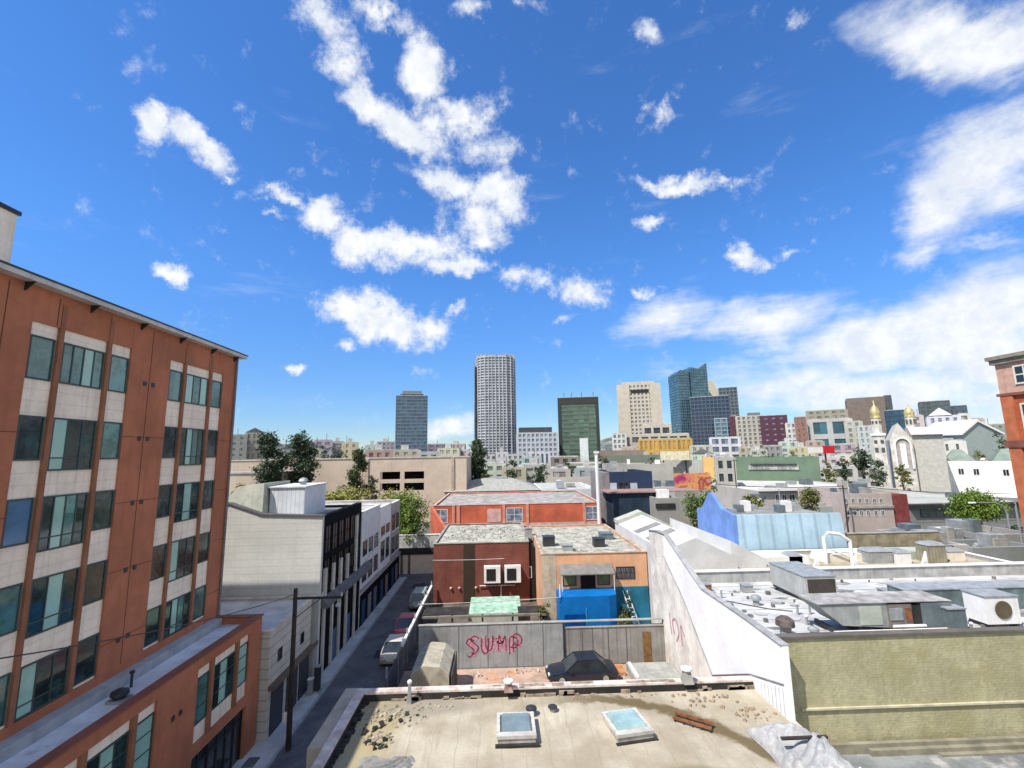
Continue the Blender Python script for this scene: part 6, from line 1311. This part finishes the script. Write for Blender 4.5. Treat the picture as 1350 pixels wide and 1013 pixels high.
def blobs(lst, src, K=1.5):
    acc = None
    for (px, py, rx, ry, ang, k) in lst:
        c = ray(px, py).normalized(); a_ = math.radians(ang)
        e1 = ray(px+rx*math.cos(a_), py+rx*math.sin(a_)).normalized()-c; e2 = ray(px-ry*math.sin(a_), py+ry*math.cos(a_)).normalized()-c
        la, lb = e1.length, e2.length; X_ = (e1-c*e1.dot(c)).normalized(); Z_ = c; Y_ = Z_.cross(X_).normalized()
        R_ = Matrix((X_, Y_, Z_)).transposed().to_euler()
        mp = nt.nodes.new('ShaderNodeMapping'); mp.vector_type = 'TEXTURE'; mp.inputs['Location'].default_value = c; mp.inputs['Rotation'].default_value = R_; mp.inputs['Scale'].default_value = (la*K, lb*K, .6)
        nt.links.new(src, mp.inputs['Vector']); g = nt.nodes.new('ShaderNodeTexGradient'); g.gradient_type = 'SPHERICAL'; nt.links.new(mp.outputs[0], g.inputs['Vector'])
        v = math_(nt, 'MULTIPLY', g.outputs['Fac'], k)
        acc = v if acc is None else math_(nt, 'MAXIMUM', acc, v)
    return acc
# cumulus masses, given by the direction they are seen in (azimuth/elevation of each puff)
cum = [(215,178,38,20,28,1.1),(265,202,48,24,30,1.2),(292,228,22,12,10,.9),
       (420,25,36,30,25,.95),(448,78,40,30,25,1.0),(510,15,48,22,0,1.0),(565,80,38,48,5,1.3),(482,135,48,27,18,1.1),(545,162,58,34,22,1.25),(610,150,40,34,0,1.1),(650,185,40,26,0,.75),
       (605,232,54,30,10,1.2),(652,252,58,38,10,1.25),(630,290,46,36,20,1.1),(635,322,24,18,0,.8),(560,222,30,18,0,.6),
       (375,268,44,13,28,1.0),(430,292,52,25,14,1.25),(490,318,66,30,8,1.35),(555,322,52,27,5,1.2),(605,352,36,14,10,1.1),(350,285,20,9,30,.7),
       (690,368,52,18,8,.85),(755,382,36,22,20,1.1),(740,418,22,10,0,.7),
       (470,402,56,22,8,1.2),(520,425,68,30,12,1.35),(565,425,44,28,0,1.1),(600,402,16,9,0,.7),(465,456,22,9,0,.8),
       (215,364,28,13,12,1.15),(397,488,18,10,0,1.15),
       (905,245,60,16,6,1.15),(860,240,26,12,0,1.0),(955,248,26,10,0,.8),(855,150,20,22,20,.85),(858,295,22,10,-10,.65),(985,340,38,17,6,1.0),(1055,322,32,12,-12,.95),
       (630,12,30,20,0,.85),(690,5,26,12,0,.6),(866,32,24,22,30,.7),(1068,20,22,26,30,.6),(860,380,22,10,20,.7)]
wisp = [(1240,45,105,52,12,1.35),(1330,60,100,60,0,1.2),(1265,80,50,30,20,.9),(1290,230,120,56,-25,1.35),(1230,270,60,46,-20,1.1),(1345,205,80,50,-20,1.1),(1215,325,40,16,0,.7),(1300,330,70,12,0,.5),
        (870,430,62,32,-10,1.0),(1010,430,110,36,-6,1.0),(1150,460,210,52,-12,1.1),(1290,420,170,62,-22,1.25),(1200,520,230,40,-4,1.15),(1040,500,160,40,0,.95),(1330,500,120,70,0,1.1),(880,490,60,20,0,.6),(1290,470,150,40,-8,1.25),(1100,520,120,30,0,1.1),
        (595,562,40,18,5,1.0)]
n1 = vnoise(16, 9, .68).outputs['Fac']
d1 = math_(nt, 'ADD', blobs(cum, dw, 1.36), math_(nt, 'MULTIPLY', math_(nt, 'SUBTRACT', n1, .5), 2.3))
m1 = ramp(nt, d1, .16, 1.0)
mpw = nt.nodes.new('ShaderNodeMapping'); mpw.inputs['Rotation'].default_value = (0, math.radians(14), 0); mpw.inputs['Scale'].default_value = (.55, .55, 2.6); nt.links.new(tc, mpw.inputs['Vector'])
n2 = vnoise(7, 9, .62, mpw.outputs[0]).outputs['Fac']
d2 = math_(nt, 'ADD', blobs(wisp, dw), math_(nt, 'MULTIPLY', math_(nt, 'SUBTRACT', n2, .5), 1.5))
m2 = math_(nt, 'MULTIPLY', ramp(nt, d2, .12, 1.0), .93)
mk = math_(nt, 'MAXIMUM', m1, m2)
# unseen cloud cover added right of and behind the viewpoint as neutral fill
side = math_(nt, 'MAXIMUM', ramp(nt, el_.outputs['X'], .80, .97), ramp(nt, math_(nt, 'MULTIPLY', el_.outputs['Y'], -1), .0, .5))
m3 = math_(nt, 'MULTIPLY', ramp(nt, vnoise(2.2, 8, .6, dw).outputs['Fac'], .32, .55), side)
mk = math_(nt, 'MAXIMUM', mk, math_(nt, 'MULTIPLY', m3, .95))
shade = ramp(nt, vnoise(22, 6, .65).outputs['Fac'], .35, .65)
cc = mix(nt, shade, (.78,.83,.90), (.98,.99,1.0))
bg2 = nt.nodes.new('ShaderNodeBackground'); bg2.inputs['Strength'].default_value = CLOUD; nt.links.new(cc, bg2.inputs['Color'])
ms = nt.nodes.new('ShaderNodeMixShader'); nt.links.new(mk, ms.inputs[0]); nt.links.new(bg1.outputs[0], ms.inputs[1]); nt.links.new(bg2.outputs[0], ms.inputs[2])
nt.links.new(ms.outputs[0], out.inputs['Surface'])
world.cycles.sampling_method = 'MANUAL'; world.cycles.sample_map_resolution = 512

sun = bpy.data.lights.new('sun', 'SUN'); sun.energy = SUN; sun.angle = math.radians(.5); sun.color = (1.0, .955, .885)
so = bpy.data.objects.new('sun', sun); C.objects.link(so); so.rotation_euler = SUNV.to_track_quat('-Z', 'Y').to_euler(); so.location = (-20, -20, 60)

cam = bpy.data.cameras.new('camera'); co = bpy.data.objects.new('camera', cam); C.objects.link(co)
cam.sensor_fit = 'HORIZONTAL'; cam.sensor_width = 36; cam.lens = FPX/1350*36; cam.clip_start = .1; cam.clip_end = 6000
co.location = (0, 0, EYE); co.matrix_world = Matrix.Translation((0, 0, EYE)) @ Matrix((BR, BU, -BF)).transposed().to_4x4()
sn = bpy.context.scene; sn.camera = co
sn.view_settings.view_transform = 'Standard'; sn.view_settings.look = 'None'; sn.view_settings.exposure = EXPO; sn.view_settings.gamma = 1
sn.cycles.max_bounces = 5; sn.cycles.diffuse_bounces = 3; sn.cycles.glossy_bounces = 2; sn.cycles.use_denoising = True
